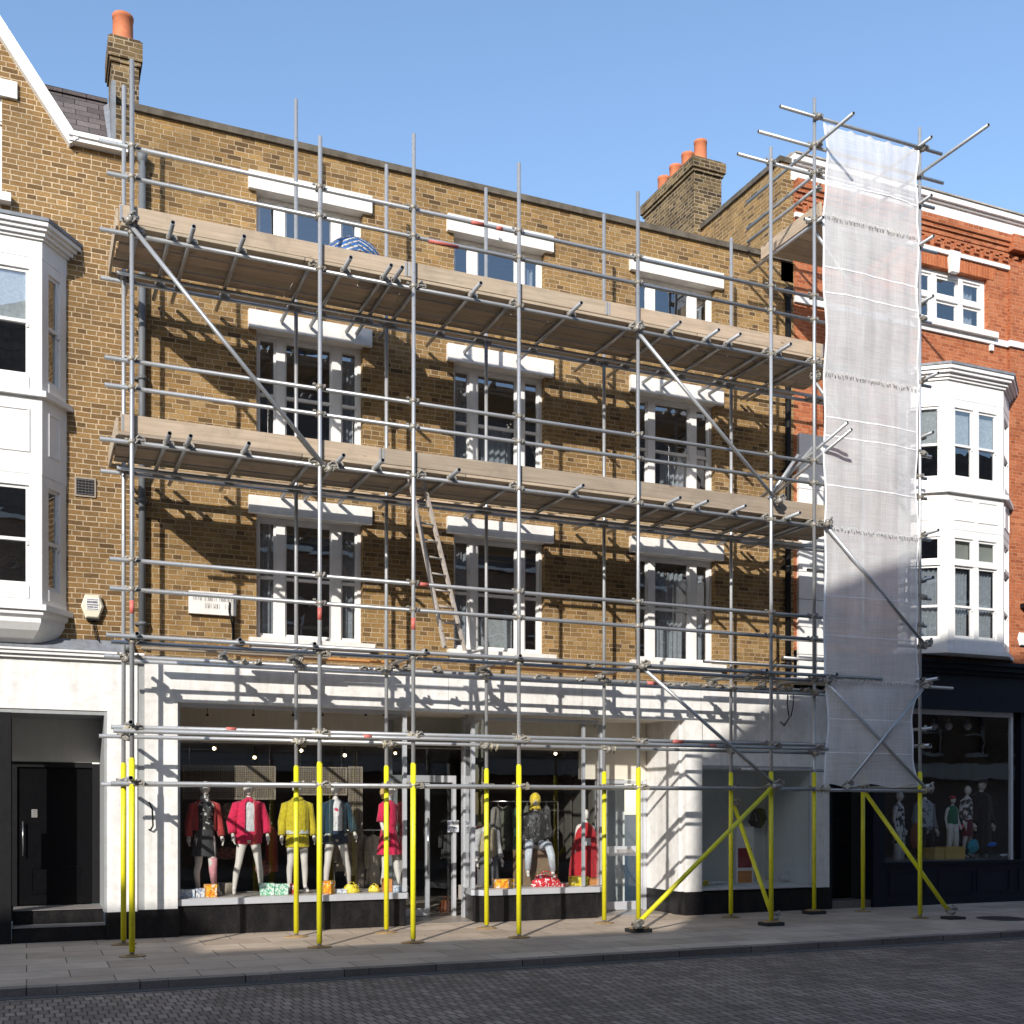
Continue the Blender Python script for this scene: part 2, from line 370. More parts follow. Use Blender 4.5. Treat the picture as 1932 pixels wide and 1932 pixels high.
    def build(s, name, mat, parent=None, **kw):
        off = wloc(parent) if parent is not None else Vector((0, 0, 0))
        me = s.mesh(name, off); me.materials.append(MATS[mat] if isinstance(mat, str) else mat)
        o = bpy.data.objects.new(name, me); COL.objects.link(o); o.parent = parent
        tag(o, **kw); return o
def tag(o, label=None, cat=None, group=None, kind=None):
    if label: o['label'] = label
    if cat: o['category'] = cat
    if group: o['group'] = group
    if kind: o['kind'] = kind
    return o
def thing(name, label, cat, loc=(0, 0, 0), group=None, rz=0):
    o = bpy.data.objects.new(name, None); COL.objects.link(o); o.location = loc; o.rotation_euler.z = rz
    o.empty_display_size = .2
    return tag(o, label, cat, group)
def clone(o, parent=None):
    c = o.copy(); COL.objects.link(c)
    if parent is not None: c.parent = parent
    for ch in [q for q in bpy.data.objects if q.parent == o]: clone(ch, c)
    return c
def structure(o): o['kind'] = 'structure'; return o
def wall(mb, x0, x1, z0, z1, y0, y1, holes=()):
    xs = sorted({x0, x1, *[h[0] for h in holes], *[h[1] for h in holes]}); zs = sorted({z0, z1, *[h[2] for h in holes], *[h[3] for h in holes]})
    xs = [x for x in xs if x0 <= x <= x1]; zs = [z for z in zs if z0 <= z <= z1]
    for a, b in zip(xs, xs[1:]):
        for c, d in zip(zs, zs[1:]):
            mx, mz = (a+b)/2, (c+d)/2
            if any(h[0] < mx < h[1] and h[2] < mz < h[3] for h in holes): continue
            mb.face([(a, y0, c), (b, y0, c), (b, y0, d), (a, y0, d)]); mb.face([(b, y1, c), (a, y1, c), (a, y1, d), (b, y1, d)])
    for h in holes:
        a, b, c, d = h
        mb.face([(a, y0, c), (a, y1, c), (a, y1, d), (a, y0, d)][::-1]); mb.face([(b, y0, c), (b, y1, c), (b, y1, d), (b, y0, d)])
        if c > z0: mb.face([(a, y0, c), (b, y0, c), (b, y1, c), (a, y1, c)])
        if d < z1: mb.face([(a, y0, d), (a, y1, d), (b, y1, d), (b, y0, d)])
    mb.face([(x0, y0, z0), (x0, y0, z1), (x0, y1, z1), (x0, y1, z0)]); mb.face([(x1, y0, z0), (x1, y1, z0), (x1, y1, z1), (x1, y0, z1)])
    mb.face([(x0, y0, z1), (x1, y0, z1), (x1, y1, z1), (x0, y1, z1)])
    return mb

def window(parent, u0, u1, v0, v1, n0=0., T=None, mulls=(), rails=None, case=.07, mat='white_paint', sash=.045, trans=None, hornw=True):
    """n0: depth of the front of the frame; T maps (u, depth, v) to the world"""
    f = MB(T); d0, d1 = n0, n0+.11
    f.box(u0, u0+case, d0, d1, v0, v1); f.box(u1-case, u1, d0, d1, v0, v1)
    f.box(u0+case, u1-case, d0+.002, d1, v1-case, v1); f.box(u0+case, u1-case, d0-.012, d1, v0, v0+case*1.1)
    edges = [u0+case]
    for a, b in mulls: f.box(a, b, d0-.006, d1, v0+case*1.1, v1-case); edges += [a, b]
    edges.append(u1-case)
    if trans: f.box(u0+case, u1-case, d0-.012, d1, trans-.04, trans+.04)
    o = f.build('window', mat, parent)
    for k in range(0, len(edges), 2):
        a, b = edges[k], edges[k+1]; lo, hi = v0+case*1.1, v1-case
        bands = [(lo, trans-.04, True), (trans+.04, hi, False)] if trans else [(lo, hi, True)]
        for (lo, hi, hasrail) in bands:
            s = MB(T); s.box(a, a+sash, d0+.03, d0+.07, lo, hi).box(b-sash, b, d0+.03, d0+.07, lo, hi)
            s.box(a+sash, b-sash, d0+.033, d0+.07, lo, lo+sash*1.3).box(a+sash, b-sash, d0+.033, d0+.07, hi-sash, hi)
            r = rails if hasrail else None
            if r:
                s.box(a+sash*.2, b-sash*.2, d0+.012, d0+.066, r-.022, r+.022)
                if hornw: s.box(b-sash*.9, b-sash*.2, d0+.006, d0+.03, r-.075, r-.022)
            s.build('sash', mat, o)
            j = random.uniform(-.004, .004); j2 = random.uniform(-.004, .004); y = d0+.05
            g = MB(T)
            if r:
                g.face([(a+sash, y, r), (b-sash, y+j, r), (b-sash, y+j, hi-sash), (a+sash, y+j2, hi-sash)])
                g.face([(a+sash, y+.008+j, lo+sash), (b-sash, y+.008, lo+sash), (b-sash, y+.008+j2, r), (a+sash, y+.008, r)])
            else: g.face([(a+sash, y, lo+sash), (b-sash, y+j, lo+sash), (b-sash, y+j, hi-sash), (a+sash, y+j2, hi-sash)])
            g.build('pane', 'window_glass', o)
    return o
def curtain(u0, u1, v0, v1, y, label, T=None, mat='curtain', amp=.025, waves=7, name='curtain', cat='curtain', group='net curtains hung inside the upper windows'):
    m = MB(T); n = waves*6; rs = []
    for i in range(6):
        z = v1+(v0-v1)*i/5; rs.append([(u0+(u1-u0)*k/n, y+amp*math.sin(2*math.pi*waves*k/n+i*.25)*(1+.3*math.sin(k*.7)), z) for k in range(n+1)])
    m.rings(rs, closed=False)
    return m.build(name, mat, None, label=label, cat=cat, group=group)

# ------------------------------------------------------------------ ground
ground = MB(); ground.face([(-400, -400, -.30), (400, -400, -.30), (400, 400, -.30), (-400, 400, -.30)])
structure(ground.build('ground', plain('earth', (.12, .11, .09), .9)))
road = MB(); road.box(-80, 110, -14.2, -4.62, -.29, -.085)
structure(road.build('road', 'road_setts'))
pv = MB(); pv.box(-80, 110, -4.22, .3, -.29, 0.)
structure(pv.build('pavement', 'paving_slabs'))
kb = MB()
for i in range(-40, 95):
    x = i*1.15+.3; jj = random.uniform(-.004, .004)
    kb.box(x+.004, x+1.146, -4.42, -4.226, -.29, .004+jj)
structure(kb.build('kerb', 'kerb_stone'))
gt = MB(); gt.box(-80, 110, -4.615, -4.424, -.29, -.078)
structure(gt.build('gutter', plain('gutter_stone', (.075, .07, .065), .8, fine=.25)))
gl = MB(); gl.box(-80, 110, -4.70, -4.665, -.09, -.081)
structure(gl.build('road_edge_line', plain('worn_line', (.20, .185, .16), .8, var=.5, scale=8)))
pf = MB(); pf.box(-80, 110, -20.0, -14.2, -.29, 0.)
structure(pf.build('far_pavement', 'paving_slabs'))
mh = MB(); mx_, my_ = 15.6, -2.75
mh.tube((mx_, my_, -.02), (mx_, my_, .006), .42, n=32)
tag(mh.build('manhole_cover', plain('cast_iron', (.05, .047, .045), .6, .3, fine=.3)), 'round cast iron cover set in the pavement right of the scaffold', 'manhole cover')

# ================================================================== main brick terrace
B = thing('brick_terrace', 'yellow brown brick building with nine windows over a white shopfront, behind the scaffold', 'building', (7.4, 0, 0))
COLS = [(3.24, 4.92), (6.46, 8.11), (9.87, 11.53)]
ROWS = [(4.53, 6.42), (7.36, 9.25), (10.05, 11.37)]
holes = [(a, b, c, d+.03) for a, b in COLS for c, d in ROWS]
m = MB(); wall(m, 1.45, 13.27, 4.16, 12.16, 0, .3, holes); m.build('wall', 'stock_brick', B)
m = MB(); m.box(1.45, 13.2, -.055, .42, 12.16, 12.245); m.box(1.45, 13.2, -.02, .38, 12.246, 12.28)
m.build('parapet_coping', 'dark_coping', B)
m = MB(); m.box(1.45, 13.2, .3, 9, 11.7, 11.9); m.build('roof', 'lead', B)
m = MB()
for z in (4.0, 6.95, 9.8): m.box(1.6, 13.1, .31, 5, z-.12, z)
m.face([(1.6, 5, 3.9), (13.1, 5, 3.9), (13.1, 5, 11.7), (1.6, 5, 11.7)])
for x in (1.6, 5.6, 9.1, 13.1): m.box(x-.05, x+.05, .31, 5, 4.0, 11.69)
m.build('interior', 'room_wall', B)
for ci, (a, b) in enumerate(COLS):
    for ri, (c, d) in enumerate(ROWS):
        u = a+.055; wd = b-a-.11; s = .27
        w_ = window(B, a, b, c, d, .13, mulls=[(u+s, u+s+.14), (u+wd-s-.14, u+wd-s)], rails=(c+d)/2+.02 if ri < 2 else (c+.42 if ci == 0 else c+.38), case=.055, sash=.03)
        l_ = MB(); l_.box(a-.13, b+.13, -.085, .15, d+.003, d+.275); l_.build('lintel', 'white_stone', w_)
        if ri == 0:
            l_ = MB(); l_.box(a-.12, b+.17, -.11, .05, c-.12, c-.004); l_.box(a-.08, b+.1, -.06, 0, c-.16, c-.121); l_.build('sill', 'white_stone', w_)
        else:
            l_ = MB(); l_.box(a-.05, b+.05, -.05, .05, c-.07, c-.004); l_.build('sill', 'white_stone', w_)
# curtains and blinds inside
for (a, b, c, d, lab) in (
    (3.33, 3.62, 4.6, 6.35, 'narrow grey curtain in the left light of the lowest left window'),
    (4.55, 4.86, 4.6, 6.35, 'narrow grey curtain in the right light of the lowest left window'),
    (6.55, 6.80, 4.6, 6.3, 'grey curtain in the left light of the lowest middle window'),
    (10.35, 11.02, 4.6, 6.2, 'pale net curtain across the middle of the lowest right window'),
    (11.1, 11.45, 4.6, 6.2, 'pale net curtain at the right edge of the lowest right window'),
    (6.55, 6.80, 7.5, 9.15, 'grey curtain in the left light of the middle storey centre window'),
    (7.0, 7.62, 7.45, 8.35, 'dim net curtain low in the middle storey centre window'),
    (4.6, 4.86, 7.5, 9.15, 'grey curtain in the right light of the middle storey left window'),
    (10.55, 11.05, 7.45, 8.4, 'dim net curtain in the middle storey right window'),
    (7.78, 8.02, 10.1, 11.2, 'grey curtain at the right edge of the top centre window'),
    (11.2, 11.43, 10.1, 11.2, 'white curtain at the right edge of the top right window')):
    curtain(a, b, c, d, .30, lab, waves=max(3, int((b-a)*11)))
m = MB(); m.box(6.93, 7.62, .29, .30, 4.62, 5.12)
m.build('roller_blind', 'blind', None, label='pale cream blind in the lower half of the lowest middle window', cat='blind')

# ---- shopfront
SF = (1.6, 14.05)
m = MB()
m.box(1.6, 14.05, -.03, .28, 3.5, 4.14)                       # fascia board
m.build('fascia', 'white_render', B)
for xj in (3.9, 6.35, 8.8, 11.2): m = MB(); m.box(xj, xj+.006, -.0325, -.0305, 3.5, 4.14); m.build('panel_joint', 'gutter_grey', B)
m = MB(); m.box(1.5, 14.05, -.07, .02, 4.142, 4.165); m.build('fascia_flashing', 'lead', B)
m = MB(); m.box(1.5, 1.598, .0, .3, .42, 4.14); m.build('side_shade_strip', 'gutter_grey', B)  # grey strip whose colour stands in for shade in the gap by the pier
m = MB(); m.box(1.6, 2.07, -.03, .35, .42, 3.499); m.build('pier', 'white_render', B)
m = MB(); m.box(1.5, 2.09, -.045, .35, 0, .418); m.build('plinth', 'black_granite', B)
# display bay left : riser, sill, frame, glass
def display(poly, z0, z1, zt, label=None, posts=(), top=None, parent=B, gm='shop_glass', fm='aluminium', rm='black_granite', corners=True, seg=True):
    """poly: open chain of (x,y) seen from outside, left to right"""
    m = MB()
    for (ax, ay), (bx, by) in zip(poly, poly[1:]):
        d = Vector((bx-ax, by-ay, 0)); L = d.length; d.normalize(); nrm = Vector((d.y, -d.x, 0))
        c = Vector(((ax+bx)/2, (ay+by)/2, 0))
        m.obox(c-nrm*.05+Vector((0, 0, z0/2)), d, nrm, Vector((0, 0, 1)), L/2+.012, .05, z0/2)
    m.build('stall_riser', rm, parent)
    w_ = MB()
    for (ax, ay), (bx, by) in zip(poly, poly[1:]):
        d = Vector((bx-ax, by-ay, 0)); L = d.length; d.normalize(); nrm = Vector((d.y, -d.x, 0)); c = Vector(((ax+bx)/2, (ay+by)/2, 0))
        w_.obox(c-nrm*.03+Vector((0, 0, (z0+z1)/2)), d, nrm, Vector((0, 0, 1)), L/2+.02, .075, (z1-z0)/2-.012)
        w_.obox(c-nrm*.03+Vector((0, 0, zt-.03)), d, nrm, Vector((0, 0, 1)), L/2-.01, .04, .028)
    for k, (x, y) in enumerate(poly):
        r = .032
        if posts and k not in posts: continue
        w_.box(x-r, x+r, y+.0, y+r*2, z1+.001, zt-.001)
    o = w_.build('shop_window', fm, parent)
    for (ax, ay), (bx, by) in zip(poly, poly[1:]):
        g = MB(); g.face([(ax, ay+.03, z1), (bx, by+.03, z1), (bx, by+.03, zt-.05), (ax, ay+.03, zt-.05)]); g.build('pane', gm, o)
    return o
display([(2.09, .10), (5.66, .12), (5.78, 1.45)], .44, .56, 3.50, posts=(0, 1))
d2 = display([(7.06, 1.05), (6.93, .32), (7.06, .16), (9.2, .16), (9.38, .34), (9.72, 1.15)], .44, .56, 3.46, posts=(1, 4))
m = MB(); m.box(8.93, 8.98, .20, .25, .56, 3.40); m.build('mullion', 'aluminium', d2)
display([(11.19, -.02), (13.67, -.02)], .42, .49, 2.68, posts=(0, 1))
# soffits and shop interior
m = MB(); m.box(2.07, 10.85, .12, 1.66, 3.52, 3.6); m.box(5.66, 7.2, 1.60, 1.66, 2.98, 3.519)
m.box(2.07, 5.7, 1.25, 1.3, 2.98, 3.519).box(7.13, 9.5, 1.25, 1.3, 2.98, 3.519); m.build('soffit', 'cream_soffit', B)
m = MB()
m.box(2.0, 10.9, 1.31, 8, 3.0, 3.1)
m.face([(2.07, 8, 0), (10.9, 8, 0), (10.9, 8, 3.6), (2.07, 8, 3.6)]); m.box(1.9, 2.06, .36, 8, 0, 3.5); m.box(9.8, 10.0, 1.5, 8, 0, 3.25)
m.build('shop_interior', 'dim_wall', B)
m = MB(); m.box(2.06, 10.8, 1.6, 8, -.1, .012); m.box(5.72, 7.1, .301, 1.6, -.1, .008); m.box(9.3, 10.85, .301, 1.6, -.1, .009)
m.build('shop_floor', plain('tile_floor', (.30, .26, .22), .4), B)
m = MB(); m.box(2.1, 5.62, .2, 1.35, .3, .552); m.box(7.1, 9.3, .34, 1.5, .3, .552); m.build('display_plinth', plain('display_top', (.42, .38, .34), .5), B)
m = MB(); m.box(11.2, 13.66, .08, 1.5, .3, .482); m.box(11.2, 13.66, 1.42, 1.5, .48, 2.75)
m.box(11.12, 11.19, .08, 1.5, .48, 2.75); m.box(13.67, 13.74, .08, 1.5, .48, 2.75); m.box(11.2, 13.66, .08, 1.5, 2.75, 2.8)
m.build('display_box', 'bluish_plaster', B)
# white wall round the right hand display, return wall of the recess, pier
m = MB(); m.box(11.17, 14.05, -.032, .07, 2.69, 3.499); m.box(10.84, 11.185, -.10, .07, .42, 3.499); m.box(13.69, 14.05, -.06, .07, .42, 2.688)
m.box(10.80, 10.90, .071, 1.3, .42, 3.52); m.build('white_panelling', 'white_render', B)
m = MB(); m.box(11.18, 14.06, -.07, -.034, 3.1, 3.16); m.box(11.16, 13.70, -.055, -.034, 2.64, 2.70); m.build('moulding', 'gutter_grey', B)
m = MB(); m.box(10.82, 11.2, -.12, .07, 0, .418); m.box(10.785, 10.9, .071, 1.3, 0, .418); m.box(13.68, 14.07, -.08, .07, 0, .418); m.box(11.2, 13.69, -.045, .0, 0, .37); m.build('plinth', 'black_granite', B)
m = MB(); m.box(9.4, 10.79, 1.22, 1.3, 2.46, 3.52); m.build('transom_panel', 'cream_soffit', B)
# front double door in the lobby
def glazed_door(parent, x0, x1, y, z0, z1, name, mid=None, handle=None, slot=False, fr=.075):
    f = MB(); f.box(x0, x0+fr, y, y+.05, z0, z1).box(x1-fr, x1, y, y+.05, z0, z1).box(x0+fr, x1-fr, y+.001, y+.05, z1-fr, z1).box(x0+fr, x1-fr, y+.001, y+.05, z0, z0+fr*1.8)
    if mid: f.box(x0+fr, x1-fr, y-.004, y+.05, mid-.09, mid+.09)
    o = f.build(name, 'aluminium', parent)
    g = MB()
    for a, b in ([(z0, mid), (mid, z1)] if mid else [(z0, z1)]): g.face([(x0+fr, y+.03, a), (x1-fr, y+.03, a), (x1-fr, y+.03, b), (x0+fr, y+.03, b)])
    g.build('pane', 'shop_glass', o)
    if handle: h = MB(); h.tube((handle, y-.06, .75), (handle, y-.06, 1.75), .016).tube((handle, y-.06, .85), (handle, y, .85), .01).tube((handle, y-.06, 1.65), (handle, y, 1.65), .01); h.build('handle', 'chrome', o)
    if slot: h = MB(); h.box(x0+.28, x0+.62, y-.012, y-.005, mid-.035, mid+.035); h.build('letter_plate', 'chrome', o)
    return o
m = MB(); m.box(7.04, 7.17, 1.08, 1.2, 0, 3.5).box(5.78, 5.86, 1.46, 1.54, 0, 3.5).box(5.86, 7.04, 1.45, 1.55, 2.38, 2.5)
m.box(6.98, 7.04, 1.45, 1.55, 0, 2.38); fr_ = m.build('door_surround', 'aluminium', B)
m = MB(); m.face([(5.86, 1.5, 2.5), (7.04, 1.5, 2.5), (7.04, 1.5, 3.5), (5.86, 1.5, 3.5)]); m.face([(6.55, 1.5, .05), (7.0, 1.5, .05), (7.0, 1.5, 2.38), (6.55, 1.5, 2.38)]); m.build('pane', 'shop_glass', fr_)
glazed_door(B, 5.88, 6.55, 1.47, .02, 2.37, 'door', handle=6.50)
glazed_door(B, 9.86, 10.70, 1.20, .02, 2.36, 'door', mid=1.12, slot=True, fr=.085)
m = MB(); m.box(9.74, 9.855, 1.2, 1.3, 0, 2.45).box(10.71, 10.79, 1.2, 1.3, 0, 2.45).box(9.86, 10.7, 1.2, 1.3, 2.38, 2.45); m.build('door_surround', 'aluminium', B)
m = MB(); m.box(9.9, 10.7, 1.9, 1.95, .02, 2.5); m.build('lobby_screen', 'bluish_plaster', B)

# ---- main chimneys (parts of this building)
def chimney(parent, x0, x1, y0, y1, zb, zt, caph, pots, name='chimney', mat='sooty_brick', potr=.13, poth=.55, over=.07):
    m = MB(); m.box(x0, x1, y0, y1, zb, zt-caph); m.box(x0-over*.5, x1+over*.5, y0-over*.5, y1+over*.5, zt-caph, zt-caph+.07)
    m.box(x0-over, x1+over, y0-over, y1+over, zt-caph+.07, zt-.04); m.box(x0-over*.4, x1+over*.4, y0-over*.4, y1+over*.4, zt-.04, zt)
    o = m.build(name, mat, parent)
    for (px, py) in pots:
        q = MB(); secs = [(0, 1.0), (.05, 1.0), (.06, .97), (poth-.06, .95), (poth-.055, 1.0), (poth-.01, 1.02), (poth, 1.0)]
        rs = [[(px+potr*k*math.cos(2*math.pi*j/20), py+potr*k*math.sin(2*math.pi*j/20), zt+h) for j in range(20)] for h, k in secs]
        rs += [[(px+potr*.82*math.cos(2*math.pi*j/20), py+potr*.82*math.sin(2*math.pi*j/20), zt+h) for j in range(20)] for h in (poth, poth-.2)]
        q.rings(rs); q.build('chimney_pot', 'terracotta', o)
    return o
chimney(B, 12.78, 13.46, 2.7, 4.75, 11.5, 15.52, .32, [(13.12, 2.98), (13.12, 3.48), (13.12, 3.98), (13.12, 4.48)], poth=.52, potr=.14)

# ================================================================== left building
LB = thing('gabled_house', 'brown brick house with white bay windows and a steep gable, left of the scaffold', 'building', (-2.5, 0, 0))
WX0, WX1 = -1.75, -.32
m = MB(); wall(m, -6.5, 1.45, 4.0, 11.55, 0, .3, [(WX0, WX1, 10.56, 11.55), (-2.0, .40, 4.84, 6.53), (-2.0, .40, 7.74, 9.53)])
def zg(x): return 11.55+(.53-x)*1.437 if x > -3 else 11.55+(x+6.59)*1.437
for (a, b) in ((-6.5, -3), (-3, WX0), (WX0, WX1), (WX1, .53)):
    zb = 11.93 if a == WX0 else 11.551
    m.prism([(a, zb), (b, zb), (b, zg(b-1e-4 if b == -3 else b)+.001), (a, zg(a+1e-4))], 0, .3)
m.build('wall', 'left_brick', LB)
th = math.atan(1.437); m = MB()
for sgn, (a, b) in ((1, ((-3, 16.63), (.60, 11.45))), (-1, ((-6.6, 11.5), (-3, 16.63)))):
    A = Vector((a[0], 0, a[1])); Bq = Vector((b[0], 0, b[1])); d = (Bq-A).normalized(); nn = Vector((d.z, 0, -d.x))*(-1)
    if nn.z < 0: nn = -nn
    for off, hh, yy in ((.0, .045, -.10), (.075, .03, -.135)):
        c = (A+Bq)/2+nn*off; m.obox(c+Vector((0, yy/2+.1, 0)), d, Vector((0, 1, 0)), nn, (Bq-A).length/2, -yy/2+.12, hh)
m.box(.55, 1.36, -.14, .04, 11.47, 11.53); m.box(.55, 1.36, -.17, .02, 11.531, 11.60)
m.build('bargeboard', 'white_paint', LB)
m = MB()
m.face([(-3, .28, 16.6), (.50, .28, 11.58), (.50, 5, 11.58), (-3, 5, 16.6)])
m.face([(-3, .28, 16.6), (-3, 5, 16.6), (-6.5, 5, 11.5), (-6.5, .28, 11.5)])
m.build('gable_roof', 'slate', LB)
m = MB(); m.face([(-.9, .02, 11.60), (1.16, .02, 11.60), (1.16, 1.25, 12.93), (-.9, 1.25, 12.93)]); m.face([(-.9, 1.25, 12.93), (1.16, 1.25, 12.93), (1.16, 5, 11.2), (-.9, 5, 11.2)])
m.box(-.9, 1.16, 1.18, 1.32, 12.90, 12.96)
m.build('slate_roof', 'slate', LB)
m = MB(); m.face([(1.10, .0, 11.62), (1.16, -.02, 11.66), (1.18, .9, 12.75), (1.08, .9, 12.66)]); m.box(1.14, 1.20, .0, .35, 11.6, 12.55); m.build('roof_flashing', 'lead', LB)
m = MB(); m.box(1.2, 1.45, .0, .3, 11.56, 12.2); m.build('party_upstand', 'sooty_brick', LB)
chimney(LB, 1.16, 1.55, .32, .95, 11.6, 13.42, .40, [(1.34, .56)], poth=.46, potr=.155, over=.05)
# upper window
w_ = window(LB, WX0, WX1, 10.56, 11.93, .03, mulls=[(-1.08, -.99)], rails=11.25)
m = MB(); m.box(WX0-.2, WX1+.2, -.05, -.001, 11.932, 12.17); m.build('lintel', 'white_stone', w_)
m = MB(); m.box(WX0-.12, WX1+.12, -.13, .0, 10.43, 10.55); m.build('sill', 'white_stone', w_)
m = MB()
for z in (4.0, 7.3, 10.4): m.box(-6.4, 1.4, .31, 4, z-.12, z)
m.face([(-6.4, 4, 4), (1.4, 4, 4), (1.4, 4, 11.4), (-6.4, 4, 11.4)]); m.box(1.30, 1.40, .31, 4, 4, 11.4)
m.build('interior', 'room_wall', LB)
# two-storey canted bay
def bay(parent, xw0, xf0, xf1, xw1, b, zbot, ztop, storeys, panels, cornice, nlights, curtains, side, label):
    """storeys: list of (z0, z1, rail, transom)"""
    pts = [(xw0, 0), (xf0, -b), (xf1, -b), (xw1, 0)]
    o = thing  # faces
    faces = []
    for (ax, ay), (bx, by) in zip(pts, pts[1:]):
        d = Vector((bx-ax, by-ay, 0)); L = d.length; d.normalize()
        T = Matrix(((d.x, -d.y, 0, ax), (d.y, d.x, 0, ay), (0, 0, 1, 0), (0, 0, 0, 1))); faces.append((T, L))
    main = MB()
    hp = lambda e, z0, z1: main.hprism([(xw0-e*1.3, .0), (xf0-e*.5, -b-e), (xf1+e*.5, -b-e), (xw1+e*1.3, .0)], z0, z1)
    zs = [zbot]+[v for s in storeys for v in (s[0], s[1])]+[ztop]
    # solid bands between the storeys
    hp(0, zs[0], zs[1]); body = main.build('bay_window', 'white_paint', parent)
    for k in range(2, len(zs), 2): main = MB(); hp(0, zs[k], zs[k+1]); main.build('bay_panel', 'white_paint', body)
    main = MB()
    for e, z0, z1 in cornice: hp(e, z0, z1)
    main.build('cornice', 'white_paint', body)
    main = MB(); hp(cornice[-1][0]+.02, cornice[-1][2]+.002, cornice[-1][2]+.05); main.build('lead_roof', 'lead', body)
    for fi, (T, L) in enumerate(faces):
        for si, (z0, z1, rail, tr) in enumerate(storeys):
            n = nlights[fi]; pw = .07; mu = []
            if n == 2: mu = [(L/2-.06, L/2+.06)]
            wo = window(parent, .005, L-.005, z0, z1, .004, T=T, mulls=mu, rails=rail, case=.16 if n > 1 else .14, trans=tr)
        for (z0, z1) in panels:
            pm = MB(T); n = nlights[fi]
            for q in range(n):
                a = .14+(L-.2)*q/n; c = a+(L-.2)/n-.10
                for (u0, u1, v0, v1) in ((a, c, z0, z0+.02), (a, c, z1-.02, z1), (a, a+.02, z0+.02, z1-.02), (c-.02, c, z0+.02, z1-.02)): pm.box(u0, u1, -.014, .0, v0, v1)
            pm.build('panel_moulding', 'white_paint', body)
    return body, faces
body, fcs = bay(LB, -2.15, -1.80, .20, .53, .45, 4.72, 10.02, [(4.82, 6.55, 5.64, None), (7.72, 9.55, 8.66, None)], [(6.85, 7.45)],
    [(.03, 9.80, 9.84), (.07, 9.84, 9.90), (.11, 9.90, 9.95), (.15, 9.95, 10.01)], (1, 2, 1), None, 1, None)
for z in (7.62, 4.66): m = MB(); m.hprism([(-2.2, 0), (-1.86, -.52), (.25, -.52), (.62, 0)], z, z+.08); m.build('sill_course', 'white_paint', body)
m = MB(); rs = []
for k, (e, z) in enumerate(((.03, 4.659), (.03, 4.60), (-.03, 4.56), (-.03, 4.50), (-.10, 4.40), (-.22, 4.30), (-.36, 4.24), (-.42, 4.235))):
    rs.append([(-2.15-e*.8, .0, z), (-1.80-e*.5, -.45-e if -.45-e < -.005 else -.01, z), (.20+e*.5, -.45-e if -.45-e < -.005 else -.01, z), (.53+e*.8, .0, z)])
m.rings(rs, smooth=False); m.build('bay_soffit', 'white_paint', body)
T0 = fcs[1][0]
m = MB(); m.box(-1.2, .08, -.37, -.365, 8.66, 9.42); m.build('roller_blind', 'blind', None, label='white blind drawn over the upper sash of the top left bay window', cat='blind')
m = MB(); m.box(-.18, .02, -.33, -.25, 4.86, 5.05); m.build('desk_box', plain('teal_box', (.10, .30, .36), .6), None, label='small teal box behind the glass of the lower left bay window', cat='box')
# ground floor of the left house
m = MB(); m.box(-6.5, 1.5, -.02, .3, 3.33, 4.05); m.build('fascia', 'white_render', LB)
m = MB(); m.box(-6.5, 1.53, -.08, .02, 4.052, 4.10).box(-6.5, 1.56, -.13, .02, 4.101, 4.15).box(-6.5, 1.585, -.16, .02, 4.151, 4.18); m.build('fascia_cornice', 'white_paint', LB)
m = MB(); m.face([(-6.5, -.15, 4.185), (1.45, -.15, 4.185), (1.45, .0, 4.36), (-6.5, .0, 4.36)]); m.build('lead_flashing', 'lead', LB)
m = MB(); m.box(1.08, 1.498, -.02, .3, .40, 3.329); m.build('pilaster', 'white_render', LB)
m = MB(); m.box(1.07, 1.497, -.035, .3, 0, .398); m.build('plinth', 'black_granite', LB)
m = MB(); m.box(1.04, 1.095, -.01, 1.2, 0.4, 3.32).box(-.40, 1.04, .0, 1.2, 3.27, 3.329); m.build('doorway_reveal', 'gutter_grey', LB)
m = MB(); m.box(-.20, 1.06, 1.08, 1.14, 2.62, 3.27); m.build('transom_panel', 'grey_panel', LB)
m = MB(); m.box(-.20, -.13, 1.06, 1.16, .45, 2.6).box(.93, 1.06, 1.06, 1.16, .45, 2.6).box(-.13, .93, 1.06, 1.16, 2.54, 2.61); dsr = m.build('door_surround', 'iron_black', LB)
m = MB(); m.box(-.13, .93, 1.10, 1.15, .46, 2.54); dr = m.build('door', 'door_gloss', LB)
m = MB()
for (a, b, c, d) in ((.05, .75, .62, .66), (.05, .75, 1.0, 1.03), (.05, .08, .66, 1.0), (.72, .75, .66, 1.0)): m.box(a, b, .088+1, 1.099, c, d)
m.build('door_panel', 'door_gloss', dr)
m = MB(); m.tube((-.05, 1.03, 1.2), (-.05, 1.03, 1.72), .011).tube((-.05, 1.03, 1.25), (-.05, 1.10, 1.25), .008).tube((-.05, 1.03, 1.67), (-.05, 1.10, 1.67), .008); m.build('handle', 'chrome', dr)
m = MB(); m.box(.07, .15, 1.093, 1.098, 1.78, 1.90); no = m.build('notice', plain('grey_paper', (.30, .28, .26), .8), dr)
m = MB()
for k in range(4): m.box(.08, .14, 1.090, 1.0925, 1.795+k*.027, 1.805+k*.027)
m.build('notice_text', 'ink', no)
m = MB(); m.box(-.19, 1.06, .02, 1.3, 0, .21).box(-.18, 1.05, .32, 1.3, .21, .43); m.build('step', 'black_granite', LB)
m = MB(); m.box(-.19, 1.06, .0, .33, .212, .232).box(-.18, 1.05, .30, 1.1, .432, .440); m.build('step_tread', plain('step_top', (.22, .20, .19), .6, fine=.2), LB)
m = MB(); m.box(-.36, -.20, -.04, .3, 0, 3.27); m.build('dark_pilaster', 'iron_black', LB)
m = MB(); m.box(-3.4, -.36, .0, .25, 0, .5).box(-3.4, -.36, .02, .2, 3.2, 3.33); m.build('shop_window_frame', 'iron_black', LB)
